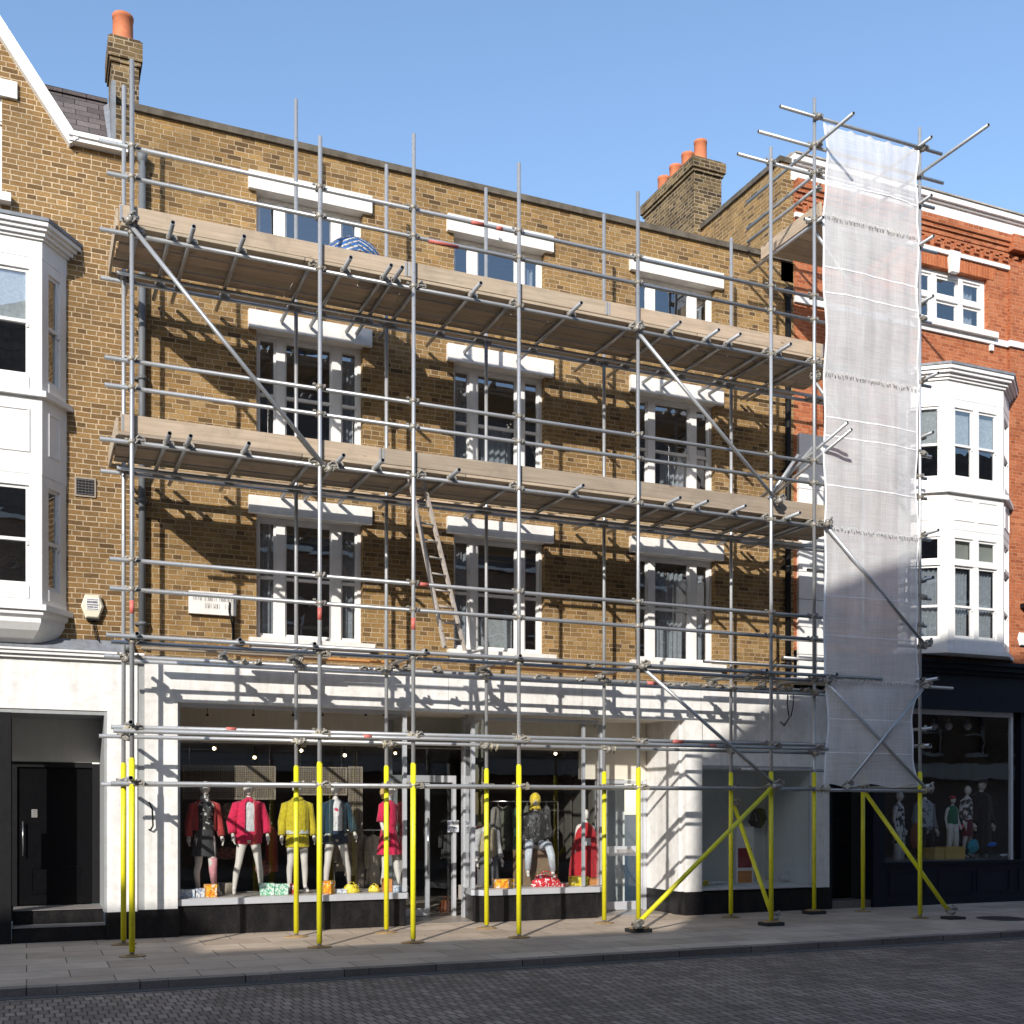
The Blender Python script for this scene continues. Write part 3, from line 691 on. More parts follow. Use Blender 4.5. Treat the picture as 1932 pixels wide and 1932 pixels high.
m = MB(); m.face([(-3.4, .1, .5), (-.36, .1, .5), (-.36, .1, 3.2), (-3.4, .1, 3.2)]); m.build('shop_pane', 'shop_glass', LB)
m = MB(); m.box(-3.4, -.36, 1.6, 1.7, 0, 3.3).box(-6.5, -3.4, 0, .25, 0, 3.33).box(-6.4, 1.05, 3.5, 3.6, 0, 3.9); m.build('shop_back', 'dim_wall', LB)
m = MB(); m.box(-.62, -.37, .05, .07, 1.62, 2.15); ps = m.build('poster', plain('cream_paper', (.62, .56, .42), .7, var=.3, scale=12), None, label='cream poster inside the shop window at the left edge', cat='poster')

# things on the brick between the houses
V = thing('air_vent', 'square dark air brick grille in a pale frame on the left brick wall', 'vent', (.78, -.01, 6.56))
m = MB(); m.box(.635, .925, -.02, -.001, 6.42, 6.70); m.build('frame', plain('vent_frame', (.30, .25, .2), .8), V)
m = MB(); m.box(.66, .90, -.026, -.021, 6.445, 6.675); m.build('backing', 'iron_black', V)
m = MB()
for k in range(6): m.box(.662, .898, -.031, -.027, 6.455+k*.04, 6.462+k*.04)
for k in range(5): m.box(.69+k*.045, .694+k*.045, -.0325, -.0275, 6.45, 6.67)
m.build('grille', plain('grille_grey', (.12, .11, .11), .6), V)
def alarm_box(cx, cz, label, s=1., text=True, col='alarm_cream'):
    o = thing('alarm_box', label, 'alarm box', (cx, 0, cz))
    hexp = [(cx-.09*s, cz-.17*s), (cx+.09*s, cz-.17*s), (cx+.155*s, cz+.0*s), (cx+.10*s, cz+.17*s), (cx-.10*s, cz+.17*s), (cx-.155*s, cz)]
    A = [(x, -.02, z) for x, z in hexp]; Bq = [(x, -.075, z) for x, z in hexp]; Cc = [(cx+(x-cx)*.82, -.10, cz+(z-cz)*.88) for x, z in hexp]
    m = MB(); m.rings([[(x, -.001, z) for x, z in hexp], A, Bq, Cc], smooth=False); m.build('cover', col, o)
    m = MB(); m.box(cx-.08*s, cx+.08*s, -.085, -.02, cz-.20*s, cz-.172*s); m.build('siren_base', 'iron_black', o)
    if text:
        m = MB(); m.box(cx-.085*s, cx+.09*s, -.105, -.1005, cz-.06*s, cz+.12*s); q = m.build('label_plate', 'paper', o)
        m = MB(); rr = random.Random(3)
        for r_, (zz, hh) in enumerate(((.095, .012), (.06, .03), (.02, .018), (-.012, .02), (-.042, .012))):
            x = cx-.075*s
            while x < cx+.07*s:
                w2 = rr.uniform(.004, .012); m.box(x, x+w2, -.108, -.1055, cz+zz*s-hh*.5, cz+zz*s+hh*.5); x += w2+rr.uniform(.003, .006)
        m.build('lettering', plain('blue_ink', (.05, .06, .12), .6), q)
    return o
AB = alarm_box(.875, 4.83, 'cream hexagonal alarm box with a printed label on the left brick wall')
m = MB(); m.path([(.90, -.03, 4.64), (.91, -.05, 4.5), (.95, -.03, 4.40), (.97, -.04, 4.33), (1.04, -.03, 4.29)], .007); m.path([(.88, -.03, 4.64), (.90, -.04, 4.48), (.93, -.03, 4.36)], .006)
m.build('cable', 'iron_black', AB)
# street name plate with worn, unreadable lettering
SG = thing('wall_sign', 'white wall sign with two lines of worn lettering, left of the lowest left window', 'sign', (2.72, 0, 4.95))
sx0, sz0 = at(356, 1157, -.04); sx1, sz1 = at(445, 1120, -.04)
m = MB(); m.box(sx0, sx1, -.075, -.001, sz0, sz0+.34); m.build('board', 'white_stone', SG)
m = MB(); rr = random.Random(11)
for (z0, h, xa, xb, g) in ((sz0+.20, .05, .06, .72, .024), (sz0+.09, .07, .15, .62, .042)):
    x = sx0+xa
    while x < sx0+xb:
        k = rr.random()
        if k > .12:
            m.box(x, x+.006, -.0785, -.0755, z0, z0+h)
            if k > .4: m.box(x+.006, x+g*.5, -.0783, -.0755, z0+h*rr.choice((0, .45, .88)), z0+h*rr.choice((0, .45, .88))+.008)
            if k > .6: m.box(x+g*.5, x+g*.5+.005, -.0785, -.0755, z0, z0+h)
        x += g
m.build('lettering', plain('faded_ink', (.28, .27, .26), .8), SG)
m = MB(); m.path([(sx1-.10, -.09, sz0+.2), (sx1-.11, -.10, sz0+.05), (sx1-.06, -.09, sz0-.15), (sx1-.05, -.06, sz0-.45)], .012); m.path([(sx1-.04, -.05, sz0), (sx1-.03, -.04, sz0-.42)], .016)
m.build('cable', 'iron_black', SG)
def pipe(x, y, z0, z1, r, mat, label, heads=()):
    o = thing('drainpipe', label, 'drainpipe', (x, y, z0)); m = MB(); m.tube((x, y, z0), (x, y, z1), r); m.build('pipe', mat, o)
    z = z0+.3
    while z < z1: m = MB(); m.tube((x, y, z), (x, y, z+.05), r*1.28); m.box(x-r*1.9, x+r*1.9, y+r*.4, 0 if y < 0 else y, z+.01, z+.04); m.build('bracket', mat, o); z += 1.8
    for h in heads: m = MB(); m.loft([(x, y, h-.12, r*1.1, r*1.1), (x, y, h, r*1.9, r*1.3), (x, y, h+.08, r*2.0, r*1.4)], n=4, a0=math.pi/4, a1=math.pi/4+2*math.pi); m.build('hopper', mat, o)
painted('pipe_grey', (.13, .14, .15), .4, .6)
pipe(1.56, -.09, 4.3, 11.4, .052, 'pipe_grey', 'grey drainpipe down the joint between the gabled house and the brick terrace', heads=(11.45,))
pipe(13.08, -.08, 4.3, 11.5, .055, 'iron_black', 'black drainpipe between the brick terrace and the red building', heads=(11.55,))

# ================================================================== red building on the right
RB = thing('red_building', 'orange red brick building with a white cornice and bay window over a navy shopfront', 'building', (17, 0, 0))
RW = (16.20, 18.12, 11.66, 12.76)
m = MB(); wall(m, 13.27, 24, 4.9, 13.50, 0, .3, [RW, (15.95, 18.55, 5.12, 7.34), (15.95, 18.55, 8.26, 9.9)]); m.box(18.66, 19.4, -.07, -.001, 4.9, 13.2)
m.build('wall', 'red_brick', RB)
m = MB()
m.box(13.27, 24, -.05, .0, 13.10+.30, 13.50).box(13.27, 24, -.09, .02, 13.50, 13.58).box(13.27, 24, -.13, .02, 13.581, 13.73)
x = 13.3
while x < 23.8:
    m.box(x, x+.13, -.05, -.001, 13.21, 13.34); m.box(x+.02, x+.11, -.08, -.051, 13.27, 13.34); x += .26
m.box(13.27, 24, -.03, -.001, 13.342, 13.398)
m.box(18.62, 19.44, -.20, -.06, 13.40, 13.72)
m.build('brick_cornice', 'red_brick', RB)
m = MB(); m.box(13.2, 24, -.02, .25, 13.732, 14.02).box(13.2, 24, -.07, .25, 14.021, 14.06).box(13.2, 24, -.13, .25, 14.061, 14.17); m.build('parapet_fascia', 'white_paint', RB)
m = MB(); m.box(13.2, 24, -.16, -.02, 14.172, 14.20)
rr = random.Random(5); x = 13.2
while x < 24: m.box(x, x+.10, -.02, .12, 14.17, 14.225+rr.random()*.03); x += .13
m.build('roof_tiles', plain('old_tile', (.35, .31, .26), .9, var=.4), RB)
m = MB(); m.box(13.27, 17.02, -.06, -.001, 13.04, 13.12).box(17.28, 24, -.06, -.001, 13.04, 13.12); m.build('string_course', 'white_paint', RB)
m = MB(); m.prism([(16.02, 12.77), (17.05, 12.77), (17.01, 13.038), (15.96, 13.038)], -.012, -.001); m.prism([(17.26, 12.77), (18.26, 12.77), (18.32, 13.038), (17.30, 13.038)], -.012, -.001)
m.build('flat_arch', 'soldier_brick', RB)
m = MB(); m.prism([(17.06, 12.70), (17.25, 12.70), (17.29, 13.12), (17.02, 13.12)], -.10, -.001); m.build('keystone', 'white_paint', RB)
w_ = window(RB, RW[0], RW[1], RW[2], RW[3], .10, mulls=[(16.72, 16.83), (17.42, 17.53)], rails=None, trans=12.22, case=.09, sash=.05)
m = MB(); m.box(16.1, 18.28, -.13, .1, 11.54, 11.658); m.build('sill', 'white_stone', w_)
m = MB(); m.box(13.27, 24, -.05, -.001, 11.44, 11.56); m.box(18.6, 19.46, -.12, -.051, 11.44, 11.56); m.build('sill_course', 'white_paint', RB); m = MB(); m.box(18.14, 18.22, -.06, -.001, 11.30, 11.42); m.build('sill_bracket', 'white_paint', RB)
curtain(17.60, 17.98, 11.7, 12.66, .30, 'white curtain gathered in the right light of the red building top window', waves=4)
# raised party wall with dark coping
m = MB(); m.box(12.98, 13.26, .0, 7, 11.8, 14.02); m.build('party_wall', 'stock_brick', RB)
m = MB(); m.box(12.93, 13.30, -.03, 7, 14.02, 14.12); m.build('party_wall_coping', 'dark_coping', RB)
m = MB(); m.box(13.26, 24, .25, 8, 13.6, 13.7); m.build('roof', 'lead', RB)
m = MB()
for z in (5.0, 8.1, 11.2): m.box(13.3, 23.9, .31, 4, z-.12, z)
m.face([(13.3, 4, 4.5), (23.9, 4, 4.5), (23.9, 4, 13.6), (13.3, 4, 13.6)]); m.build('interior', 'room_wall', RB)
body, fcs = bay(RB, 15.76, 16.52, 17.96, 18.72, .55, 5.0, 10.36, [(5.08, 7.38, 5.88, 6.72), (8.22, 9.93, 9.04, None)], [(7.56, 7.98)],
    [(.04, 10.28, 10.33), (.08, 10.33, 10.39), (.14, 10.39, 10.45), (.18, 10.45, 10.52)], (1, 2, 1), None, 1, None)
for z in (8.08, 4.95): m = MB(); m.hprism([(15.66, 0), (16.46, -.63), (18.02, -.63), (18.84, 0)], z, z+.085); m.build('sill_course', 'white_paint', body)
k = 0
for (a, b, lab) in ((16.70, 17.16, 'left of the two front lights'), (17.34, 17.80, 'right of the two front lights')):
    m = MB(); m.box(a, b, -.43, -.42, 9.06, 9.86); m.build('roller_blind', 'blind', None, label='white blind in the upper bay window, '+lab, cat='blind')
    curtain(a, b, 5.15, 6.62, -.38, 'grey net curtain in the tall lower bay window, '+lab, waves=6)
    m = MB(); m.box(a, b, -.43, -.42, 6.78, 7.28); m.build('roller_blind', plain('cream_blind', (.62, .60, .50), .8), None, label='cream fanlight blind in the lower bay, '+lab, cat='blind')
Tl = fcs[0][0]
curtain(.15, .8, 5.15, 6.62, .14, 'grey net curtain in the slanted left side of the lower bay window', T=Tl, waves=7)
m = MB(Tl); m.box(.15, .8, .11, .12, 9.06, 9.86); m.build('roller_blind', 'blind', None, label='white blind in the slanted left side of the upper bay window', cat='blind')
# white quoin strip and red return seen between the scaffold poles
m = MB()
for i in range(9):
    z = 4.3+i*.52; m.box(13.34, 13.98, -.07, -.001, z+.006, z+.514)
m.build('quoin_strip', 'white_paint', RB)
alarm_box(18.98, 5.43, 'small white alarm box low on the red wall at the right edge', .8, False, 'white_paint')
LB2 = thing('wall_lamp', 'black wall lamp on the red wall at the right edge of the photo', 'lamp', (19.05, -.07, 6.05))
m = MB(); m.box(18.93, 19.35, -.34, -.07, 6.06, 6.16); m.box(19.05, 19.15, -.12, -.07, 5.7, 6.2); m.build('bracket', 'iron_black', LB2)
m = MB(); m.tube((19.15, -.24, 6.06), (19.15, -.24, 5.72), .05, .11); m.build('shade', 'iron_black', LB2)

# navy shopfront
m = MB(); m.box(14.05, 24, -.10, .3, 3.98, 4.62).box(14.05, 24, -.16, .3, 4.621, 4.70).box(14.05, 24, -.24, .3, 4.701, 4.80).box(14.05, 24, -.30, .3, 4.801, 4.88)
m.box(14.05, 24, -.14, -.02, 3.90, 3.979); m.build('fascia', 'navy_paint', RB)
m = MB(); m.box(15.08, 15.36, -.09, .3, 0, 3.9).box(15.36, 15.42, .0, .3, .9, 3.9)
m.box(15.06, 15.38, -.11, -.091, 0, .3).box(15.06, 15.38, -.11, -.091, 3.7, 3.9); m.build('pilaster', 'navy_paint', RB)
for a in ((14.06, 14.14, -.03, .3, 0, 3.9), (18.98, 19.2, -.05, .2, 0, 3.9)): m = MB(); m.box(*a); m.build('pilaster', 'navy_paint', RB)
m = MB(); m.box(15.36, 24, -.06, .2, 0, .80).box(15.36, 24, -.10, .2, .801, .86).box(15.36, 24, -.075, -.061, 0, .13)
for a in (15.5, 16.75, 17.75, 18.9):
    for (p0, p1, q0, q1) in ((a, a+.9, .22, .245), (a, a+.9, .66, .685), (a, a+.02, .245, .66), (a+.88, a+.9, .245, .66)): m.box(p0, p1, -.072, -.061, q0, q1)
m.build('stall_riser', 'navy_paint', RB)
m = MB(); m.box(18.74, 18.80, -.01, .06, .86, 3.9).box(15.42, 18.74, -.005, .05, 3.80, 3.899); sw = m.build('shop_window', 'aluminium', RB)
m = MB(); m.face([(15.42, .03, .86), (18.74, .03, .86), (18.74, .03, 3.85), (15.42, .03, 3.85)]); m.face([(18.8, .03, .86), (24, .03, .86), (24, .03, 3.85), (18.8, .03, 3.85)]); m.build('pane', 'shop_glass', sw)
m = MB(); m.box(15.3, 24, 4, 4.1, 0, 3.9).box(14.05, 24, .3, 4, 3.9, 3.97).box(15.1, 15.3, .3, 4, 0, 3.9).box(15.3, 24, 1.8, 1.86, .0, 2.9)
m.build('shop_interior', plain('navy_room', (.028, .028, .032), .8), RB)
m = MB(); m.box(15.42, 24, .1, 1.8, .6, .862); m.build('display_plinth', plain('dark_plinth', (.10, .09, .085), .6), RB)
m = MB(); m.box(14.14, 15.08, .55, .62, .14, 3.9); dd = m.build('door', 'black_paint', RB)
m = MB()
for z in (.9, 1.9): m.box(14.25, 14.97, .538, .549, z, z+.03)
m.build('door_rail', 'navy_paint', dd)
m = MB(); m.box(14.14, 15.08, -.02, .6, 0, .14); m.build('step', plain('worn_step', (.14, .12, .10), .8, fine=.2), RB)
m = MB(); m.box(24, 40, 0, 6, 0, 13); tag(m.build('brick_house', 'far_brick'), 'plain brick house further along the street beyond the right edge', 'building')

# ================================================================== scaffold
S = thing('scaffold', 'galvanised tube scaffold with yellow sleeved feet and timber platforms across the whole terrace', 'scaffold', (7, -1.4, 0))
TR = .029
YF, YB = -2.15, -.75
def tubeo(name, a, b, r=TR, mat='galvanised', parent=S, hollow=True, **kw):
    m = MB(); m.tube(a, b, r, hollow=hollow); o = m.build(name, mat, parent, **kw); o.data.materials.append(MATS['rubber_and_bore_shade'])  # black pad material also paints in the shade inside open tube ends
    for k in m.bore: o.data.polygons[k].material_index = 1
    return o
FRONT = [(1.25, 11.56, 0), (3.70, 11.15, 0), (5.05, 11.50, 0), (6.69, 11.45, 0), (8.71, 11.46, 0), (11.19, 12.72, 0), (12.05, 13.74, 4.0), (14.32, 13.78, 0)]
BACK = [(at(px, 1600, -.75)[0], tp, 0) for px, tp in ((233, 12.05), (559, 12.46), (729, 11.80), (918, 11.80), (1140, 11.82), (1379, 11.92), (1536, 4.3), (1628, 11.5))]
PAD = {(11.19, YF), (BACK[6][0], YB), (8.71, YF)}
def disc_plate(x, y, pad, big=1.):
    m = MB()
    if pad: m.box(x-.17, x+.17, y-.13, y+.13, .002, .06)
    z = .061 if pad else .002
    o = None
    if pad: o = m.build('rubber_pad', 'rubber_and_bore_shade', None)
    p = MB(); q = [(x+math.cos(t)*.17*big*(1+.06*math.sin(5*t+x)), y+math.sin(t)*.12*big*(1+.05*math.cos(3*t+x))) for t in [2*math.pi*k/14+.3 for k in range(14)]]
    p.hprism(q, z, z+.014); p.box(x-.07, x+.07, y-.07, y+.07, z+.014, z+.026)
    return o, p
for row, Y in ((FRONT, YF), (BACK, YB)):
    for (x, top, bot) in row:
        lean = random.uniform(-.012, .012)
        o = tubeo('standard', (x, Y, max(bot, .03)), (x+lean, Y, top))
        if bot == 0:
            h = {YF: 2.53, YB: 2.52}[Y]+random.uniform(-.03, .05); k = lean/top
            m = MB(); m.tube((x, Y, .06), (x+k*h, Y, h), .038, n=18); m.tube((x, Y, h-.01), (x, Y, h+.02), .031); m.build('yellow_sleeve', 'yellow_sleeve', o)
            pad, p = disc_plate(x, Y, (x, Y) in PAD)
            pl = p.build('base_plate', 'rusty_plate', o)
            if pad: pad.parent = o; pad.data.transform(Matrix.Translation(-wloc(o)))
            if Y == YF and x < 12: m = MB(); zz = {1.25: 4.42, 3.70: 4.5, 5.05: 4.45}.get(x)
            if Y == YF and zz: m.tube((x+k*zz, Y, zz), (x+k*zz, Y, zz+.17), .0305); m.build('red_paint_band', 'red_band', o)
# couplers
CP = []
def coupler(x, y, z, axis='x', rot=0): CP.append((x, y, z, axis, rot))
def coupler_mesh():
    m = MB(); m.tube((0, 0, -.032), (0, 0, .032), .043, n=12); m.tube((-.036, -.058, 0), (.036, -.058, 0), .043, n=12)
    m.box(-.05, .05, -.07, .01, -.014, .014); m.tube((.04, -.09, -.03), (.075, -.05, .035), .011, n=8); m.tube((.062, -.10, .0), (.062, .0, .0), .010, n=6)
    m.tube((-.045, .03, .0), (-.075, -.01, .045), .011, n=8); m.box(-.085, -.05, -.03, .0, .03, .055); m.box(.055, .085, -.07, -.04, .02, .045)
    me = m.mesh('coupler'); me.materials.append(MATS['coupler_steel']); return me
CME = coupler_mesh()
LV_UP, LV_LO = 9.34, 6.64
# long ledgers : (name, y, z, x0, x1)
E_ = []
def ledger(name, Y, z, x0, x1, wob=.012, r=TR, cl=True, red=()):
    o = tubeo(name, (x0, Y, z+random.uniform(-wob, wob)), (x1, Y, z+random.uniform(-wob, wob)), r=r)
    for a, b in red: m = MB(); m.tube((a, Y, z), (b, Y, z), r*1.06); m.build('red_paint_band', 'red_band', o)
    if cl:
        for (x, top, bot) in (FRONT if Y < -1.5 else BACK):
            if x0 < x < x1 and bot < z < top: coupler(x, Y+(.0 if Y < -1.5 else 0), z, 'x', random.uniform(-.3, .3))
    return o
off = TR*2+.004
GX = 14.62
for z, n_, red in ((10.46, 'guard_rail', [(5.95, 6.15), (6.35, 6.45)]), (10.06, 'guard_rail', [(5.3, 5.75)]), (7.71, 'guard_rail', ()), (7.34, 'guard_rail', ()), (5.12, 'guard_rail', [(5.15, 5.3)]), (4.74, 'guard_rail', ())):
    ledger(n_, YF+off, z, {10.46: .85, 10.06: .95, 7.71: .92, 7.34: .92, 5.12: .98, 4.74: .98}[z], 12.35 if z > 10 else GX-.1, red=red)
for z in (LV_UP, LV_LO):
    ledger('ledger', YF+off, z, .86, GX); ledger('ledger', YB+off, z, .95, 14.7); ledger('ledger', YB-.16, z-.0, 1.15, 13.3, cl=False)
# fascia level : doubled tubes front and back
ledger('ledger', YF+off, 4.06, 1.0, GX+.5); ledger('ledger', YF-off, 4.12, .93, GX-1.2, cl=False); ledger('ledger', YB+off, 4.05, 1.0, 14.9, red=[(9.7, 9.9), (12.2, 12.3)]); ledger('ledger', YB-off, 3.99, 1.3, 13.7, cl=False)
ledger('ledger', YF+off, 2.97, 1.0, 12.3, red=[(2.45, 2.58), (9.35, 9.55)]); ledger('ledger', YF-off, 2.91, 1.02, 12.28, cl=False, red=[(4.3, 4.42), (9.95, 10.08)]); ledger('ledger', YB+off, 2.93, .93, 14.6)
ledger('ledger', YF+off, 2.24, 1.0, 12.4); ledger('ledger', YB-off, 2.26, .95, 12.9); ledger('ledger', YF-.03, 2.22, 12.1, 14.5, cl=False)
ledger('ledger', YB, 2.60, 11.55, 14.4, cl=False)
# inner rails by the red return, short odd tubes
for (y, z, x0, x1) in ((-.5, 5.0, 12.6, 14.2), (-.9, 4.45, 10.7, 14.0), (-.7, 4.62, 12.5, 13.9), (-.5, 7.25, 12.4, 13.9), (-.45, 9.75, 10.9, 13.0), (-.5, 4.28, 12.8, 14.1), (-.5, 6.3, 13.2, 14.4)):
    ledger('guard_rail', y, z, x0, x1, cl=False)
# transoms under the platforms; front ends stick out
def transom(x, z, y0=-2.48, y1=-.12, cl=True):
    tubeo('transom', (x, y0, z+.058), (x, y1, z+.058))
    if cl: coupler(x, YF+off, z+.045, 'y', random.uniform(-.4, .4)); coupler(x, YB+off, z+.02, 'y', random.uniform(-.4, .4))
for x, f in ((1.32, 0), (1.72, 1), (1.98, 1), (2.62, 1), (3.60, 0), (4.05, 1), (4.62, 1), (4.78, 1), (5.16, 0), (5.95, 1), (6.60, 0), (7.55, 1), (8.62, 0), (9.25, 1), (9.95, 1), (10.35, 1), (11.1, 0), (11.32, 1), (12.0, 0), (12.14, 0)):
    transom(x, LV_UP, -2.50 if f else -2.12)
for x, f in ((1.32, 0), (1.68, 1), (1.94, 1), (2.68, 1), (3.60, 0), (3.95, 1), (4.50, 1), (5.16, 0), (5.62, 1), (6.60, 0), (7.58, 1), (8.62, 0), (9.25, 1), (9.75, 1), (10.45, 1), (11.1, 0), (11.5, 1), (12.0, 0), (12.14, 0)):
    transom(x, LV_LO, -2.50 if f else -2.12)
for x in (1.3, 2.6, 3.6, 5.2, 6.65, 8.8, 11.0, 12.4, 14.2): transom(x, 4.09, -2.3, -.55)
for z in (2.95, 2.24):
    for x in (1.22, 14.36): tubeo('transom', (x, -2.35, z+.06), (x, -.4, z+.06))
# boards and toe boards
def board(x0, x1, y0, y1, z0, z1, name='board', mat='scaffold_board'):
    m = MB(); m.box(x0, x1, y0, y1, z0, z1); o = m.build(name, mat, S)
    bv = o.modifiers.new('b', 'BEVEL'); bv.width = .006; bv.segments = 2; return o
for z in (LV_UP, LV_LO):
    zb = z+.09
    for r in range(6):
        y0 = -2.10+r*.252; x = 1.10+random.uniform(-.03, .03)
        if r == 5: y0 = -.62
        while x < 12.7:
            L = random.choice((2.4, 3.3, 3.9)); x2 = min(x+L, 12.85 if z == LV_UP else 13.0)
            board(x, x2-.012, y0, y0+.228 if r < 5 else y0+.16, zb+(.012 if r % 2 else 0.), zb+.044); x = x2
            if x >= 12.8: break
    for x0, x1 in ((1.1, 4.98), (4.99, 8.2), (8.21, 12.28)) if z == LV_UP else ((1.12, 4.6), (4.61, 8.75), (8.76, 12.45)):
        o = board(x0, x1, -2.10, -2.062, zb+.042+random.uniform(0, .012), zb+.272, 'toe_board')
        for xe in (x0+.004, x1-.034): m = MB(); m.box(xe, xe+.03, -2.1035, -2.1005, zb+.06, zb+.255); m.build('end_band', 'galvanised', o)
    board(1.06, 1.095, -2.06, -.55, zb+.0, zb+.23, 'toe_board', 'scaffold_board_y')
# the sparse working lift over the fascia
for (x0, x1, y, mt) in ((1.5, 4.2, -.62, 'scaffold_board'), (2.9, 5.2, -.48, 'orange_board'), (6.9, 9.2, -.55, 'orange_board'), (10.9, 13.6, -.60, 'scaffold_board')):
    board(x0, x1, y, y+.13, 4.185, 4.222, 'board', mt)
# braces
def brace(a, b, mat='galvanised', r=TR, name='brace'):
    o = tubeo(name, a, b, mat=mat, r=r)
    for p_ in (a, b): coupler(*p_, 'x', random.uniform(-1, 1)); coupler(p_[0]+.03, p_[1]-.02, p_[2]+.06, 'y', random.uniform(-1, 1))
    return o
brace((1.2, -2.23, 9.42), (3.80, -2.23, 6.55)); brace((8.62, -2.23, 9.28), (11.26, -2.23, 6.92)); brace((8.72, -2.23, 4.1), (11.22, -2.23, 2.28))
brace((12.1, -1.98, 11.75), (14.3, -1.98, 9.45)); brace((12.15, -1.98, 9.15), (14.3, -1.98, 6.98)); brace((12.2, -2.26, 6.62), (14.34, -2.26, 4.75)); brace((12.2, -2.27, 4.02), (14.36, -2.27, 2.25)); brace((14.25, -2.33, 4.02), (12.55, -2.33, 2.28))
brace((8.56, -2.32, .12), (11.16, -2.24, 2.27), 'yellow_sleeve', .037, 'raker'); brace((11.48, -.66, 1.98), (11.27, -2.08, .12), 'yellow_sleeve', .037, 'raker')
brace((13.55, -1.6, 2.24), (14.72, -2.42, .12), 'yellow_sleeve', .037, 'raker')
_, p = disc_plate(14.75, -2.43, False); p.build('base_plate', 'rusty_plate', S)
m = MB(); m.box(14.58, 14.92, -2.6, -2.36, -.001, .045); m.build('rubber_pad', 'rubber_and_bore_shade', S)
# wall-side braces whose shadows cross the brick
for (x0, z0, x1, z1) in ((1.4, 9.2, 3.5, 7.4), (5.3, 9.1, 6.6, 7.2), (9.2, 9.0, 11.2, 6.9), (1.4, 6.4, 3.5, 4.3), (5.3, 6.4, 6.6, 4.4), (9.1, 6.3, 11.3, 4.3)):
    pass
# tower top at the right
for z, x0, x1 in ((13.38, 11.32, 14.75), (12.97, 10.98, 14.9), (12.50, 10.58, 14.7), (11.72, 11.9, 14.75)): ledger('guard_rail', YF+off if z != 13.38 else YF-off, z, x0, x1)
for x, z, y0, y1 in ((12.12, 13.0, -3.05, -.15), (12.12, 12.52, -2.2, -.15), (12.12, 11.70, -2.3, -.2), (14.25, 13.42, -2.5, -.4), (14.25, 12.93, -3.75, -.3), (14.25, 12.42, -2.5, -.3), (14.25, 11.70, -2.55, -.3), (12.1, 12.25, -2.2, -.2)):
    tubeo('transom', (x, y0, z), (x, y1, z)); coupler(x, YF, z, 'y', .2)
for x0, x1, y in ((12.25, 14.1, -2.1), (12.25, 14.1, -1.87), (12.25, 14.1, -1.64), (12.25, 14.1, -1.41), (12.25, 14.1, -1.18), (12.25, 14.1, -.95)): board(x0, x1, y, y+.222, 11.79, 11.828)
board(12.2, 12.24, -2.12, -.45, 11.83, 12.07, 'toe_board', 'scaffold_board_y'); board(12.3, 14.1, -2.12, -2.08, 11.83, 12.05, 'toe_board')
for z in (10.75, 8.4, 5.9, 3.3):      # stubs at the right hand pole
    tubeo('transom', (14.36, -2.42, z), (14.36, -.5, z)); coupler(14.36, -2.15, z, 'y', .5); tubeo('ledger', (13.6, -2.09, z-.3), (14.62, -2.09, z-.3)); coupler(14.34, YF, z-.3, 'x', .5)
for z in (9.4, 6.7, 4.15): tubeo('transom', (14.40, -2.5, z), (14.40, -.4, z)); coupler(14.36, -2.15, z, 'y', -.4)
# loose stored tubes leaning through the rails
for a, b in (((11.9, -.7, 7.35), (12.25, -2.75, 8.18)), ((11.95, -.7, 7.25), (12.33, -2.75, 8.08)), ((11.5, -.9, 6.85), (12.25, -1.9, 8.05)), ((11.45, -1.2, 6.8), (12.0, -1.8, 7.9))): tubeo('stored_tube', a, b)
for i in range(24):
    x = random.uniform(1.4, 13.2); coupler(x, random.choice((YF, YB, YB)), random.choice((4.03, 4.1)), random.choice('xy'), random.uniform(-1.5, 1.5))
for i, (x, top, bot) in enumerate(FRONT[:6]+[(12.05, 0, 0)]):
    for z in (2.94, 2.24): coupler(x+.05, YF-.05, z, 'y', random.uniform(-1, 1))
for i, (x, top, bot) in enumerate(BACK[:7]):
    for z in (2.90, 2.27, 4.0): coupler(x+random.uniform(-.07, .07), YB-.03, z, 'x', random.uniform(-1, 1))
for i in range(18): coupler(random.uniform(12.3, 14.0), YB, random.choice((LV_UP, LV_LO, 4.05)), 'x', random.uniform(-1, 1))
random.Random(2).shuffle(CP); CP.sort(key=lambda c: c[1])       # the front row shows largest
far = MB()
for i, (x, y, z, ax, rot) in enumerate(CP):
    M = Matrix.Translation((x, y, z)) @ Matrix.Rotation(rot*.5+(math.pi/2 if ax == 'y' else 0), 4, 'Z') @ Matrix.Rotation(rot*.25, 4, 'Y')
    if i < 98:
        o = bpy.data.objects.new('coupler', CME); COL.objects.link(o); o.parent = S; o.matrix_local = Matrix.Translation(-S.location) @ M
    else:
        b0 = len(far.v); far.v += [M @ v.co for v in CME.vertices]; far.f += [[k+b0 for k in p_.vertices] for p_ in CME.polygons]; far.sm += [p_.use_smooth for p_ in CME.polygons]
far.build('coupler', 'coupler_steel', S, kind='stuff')
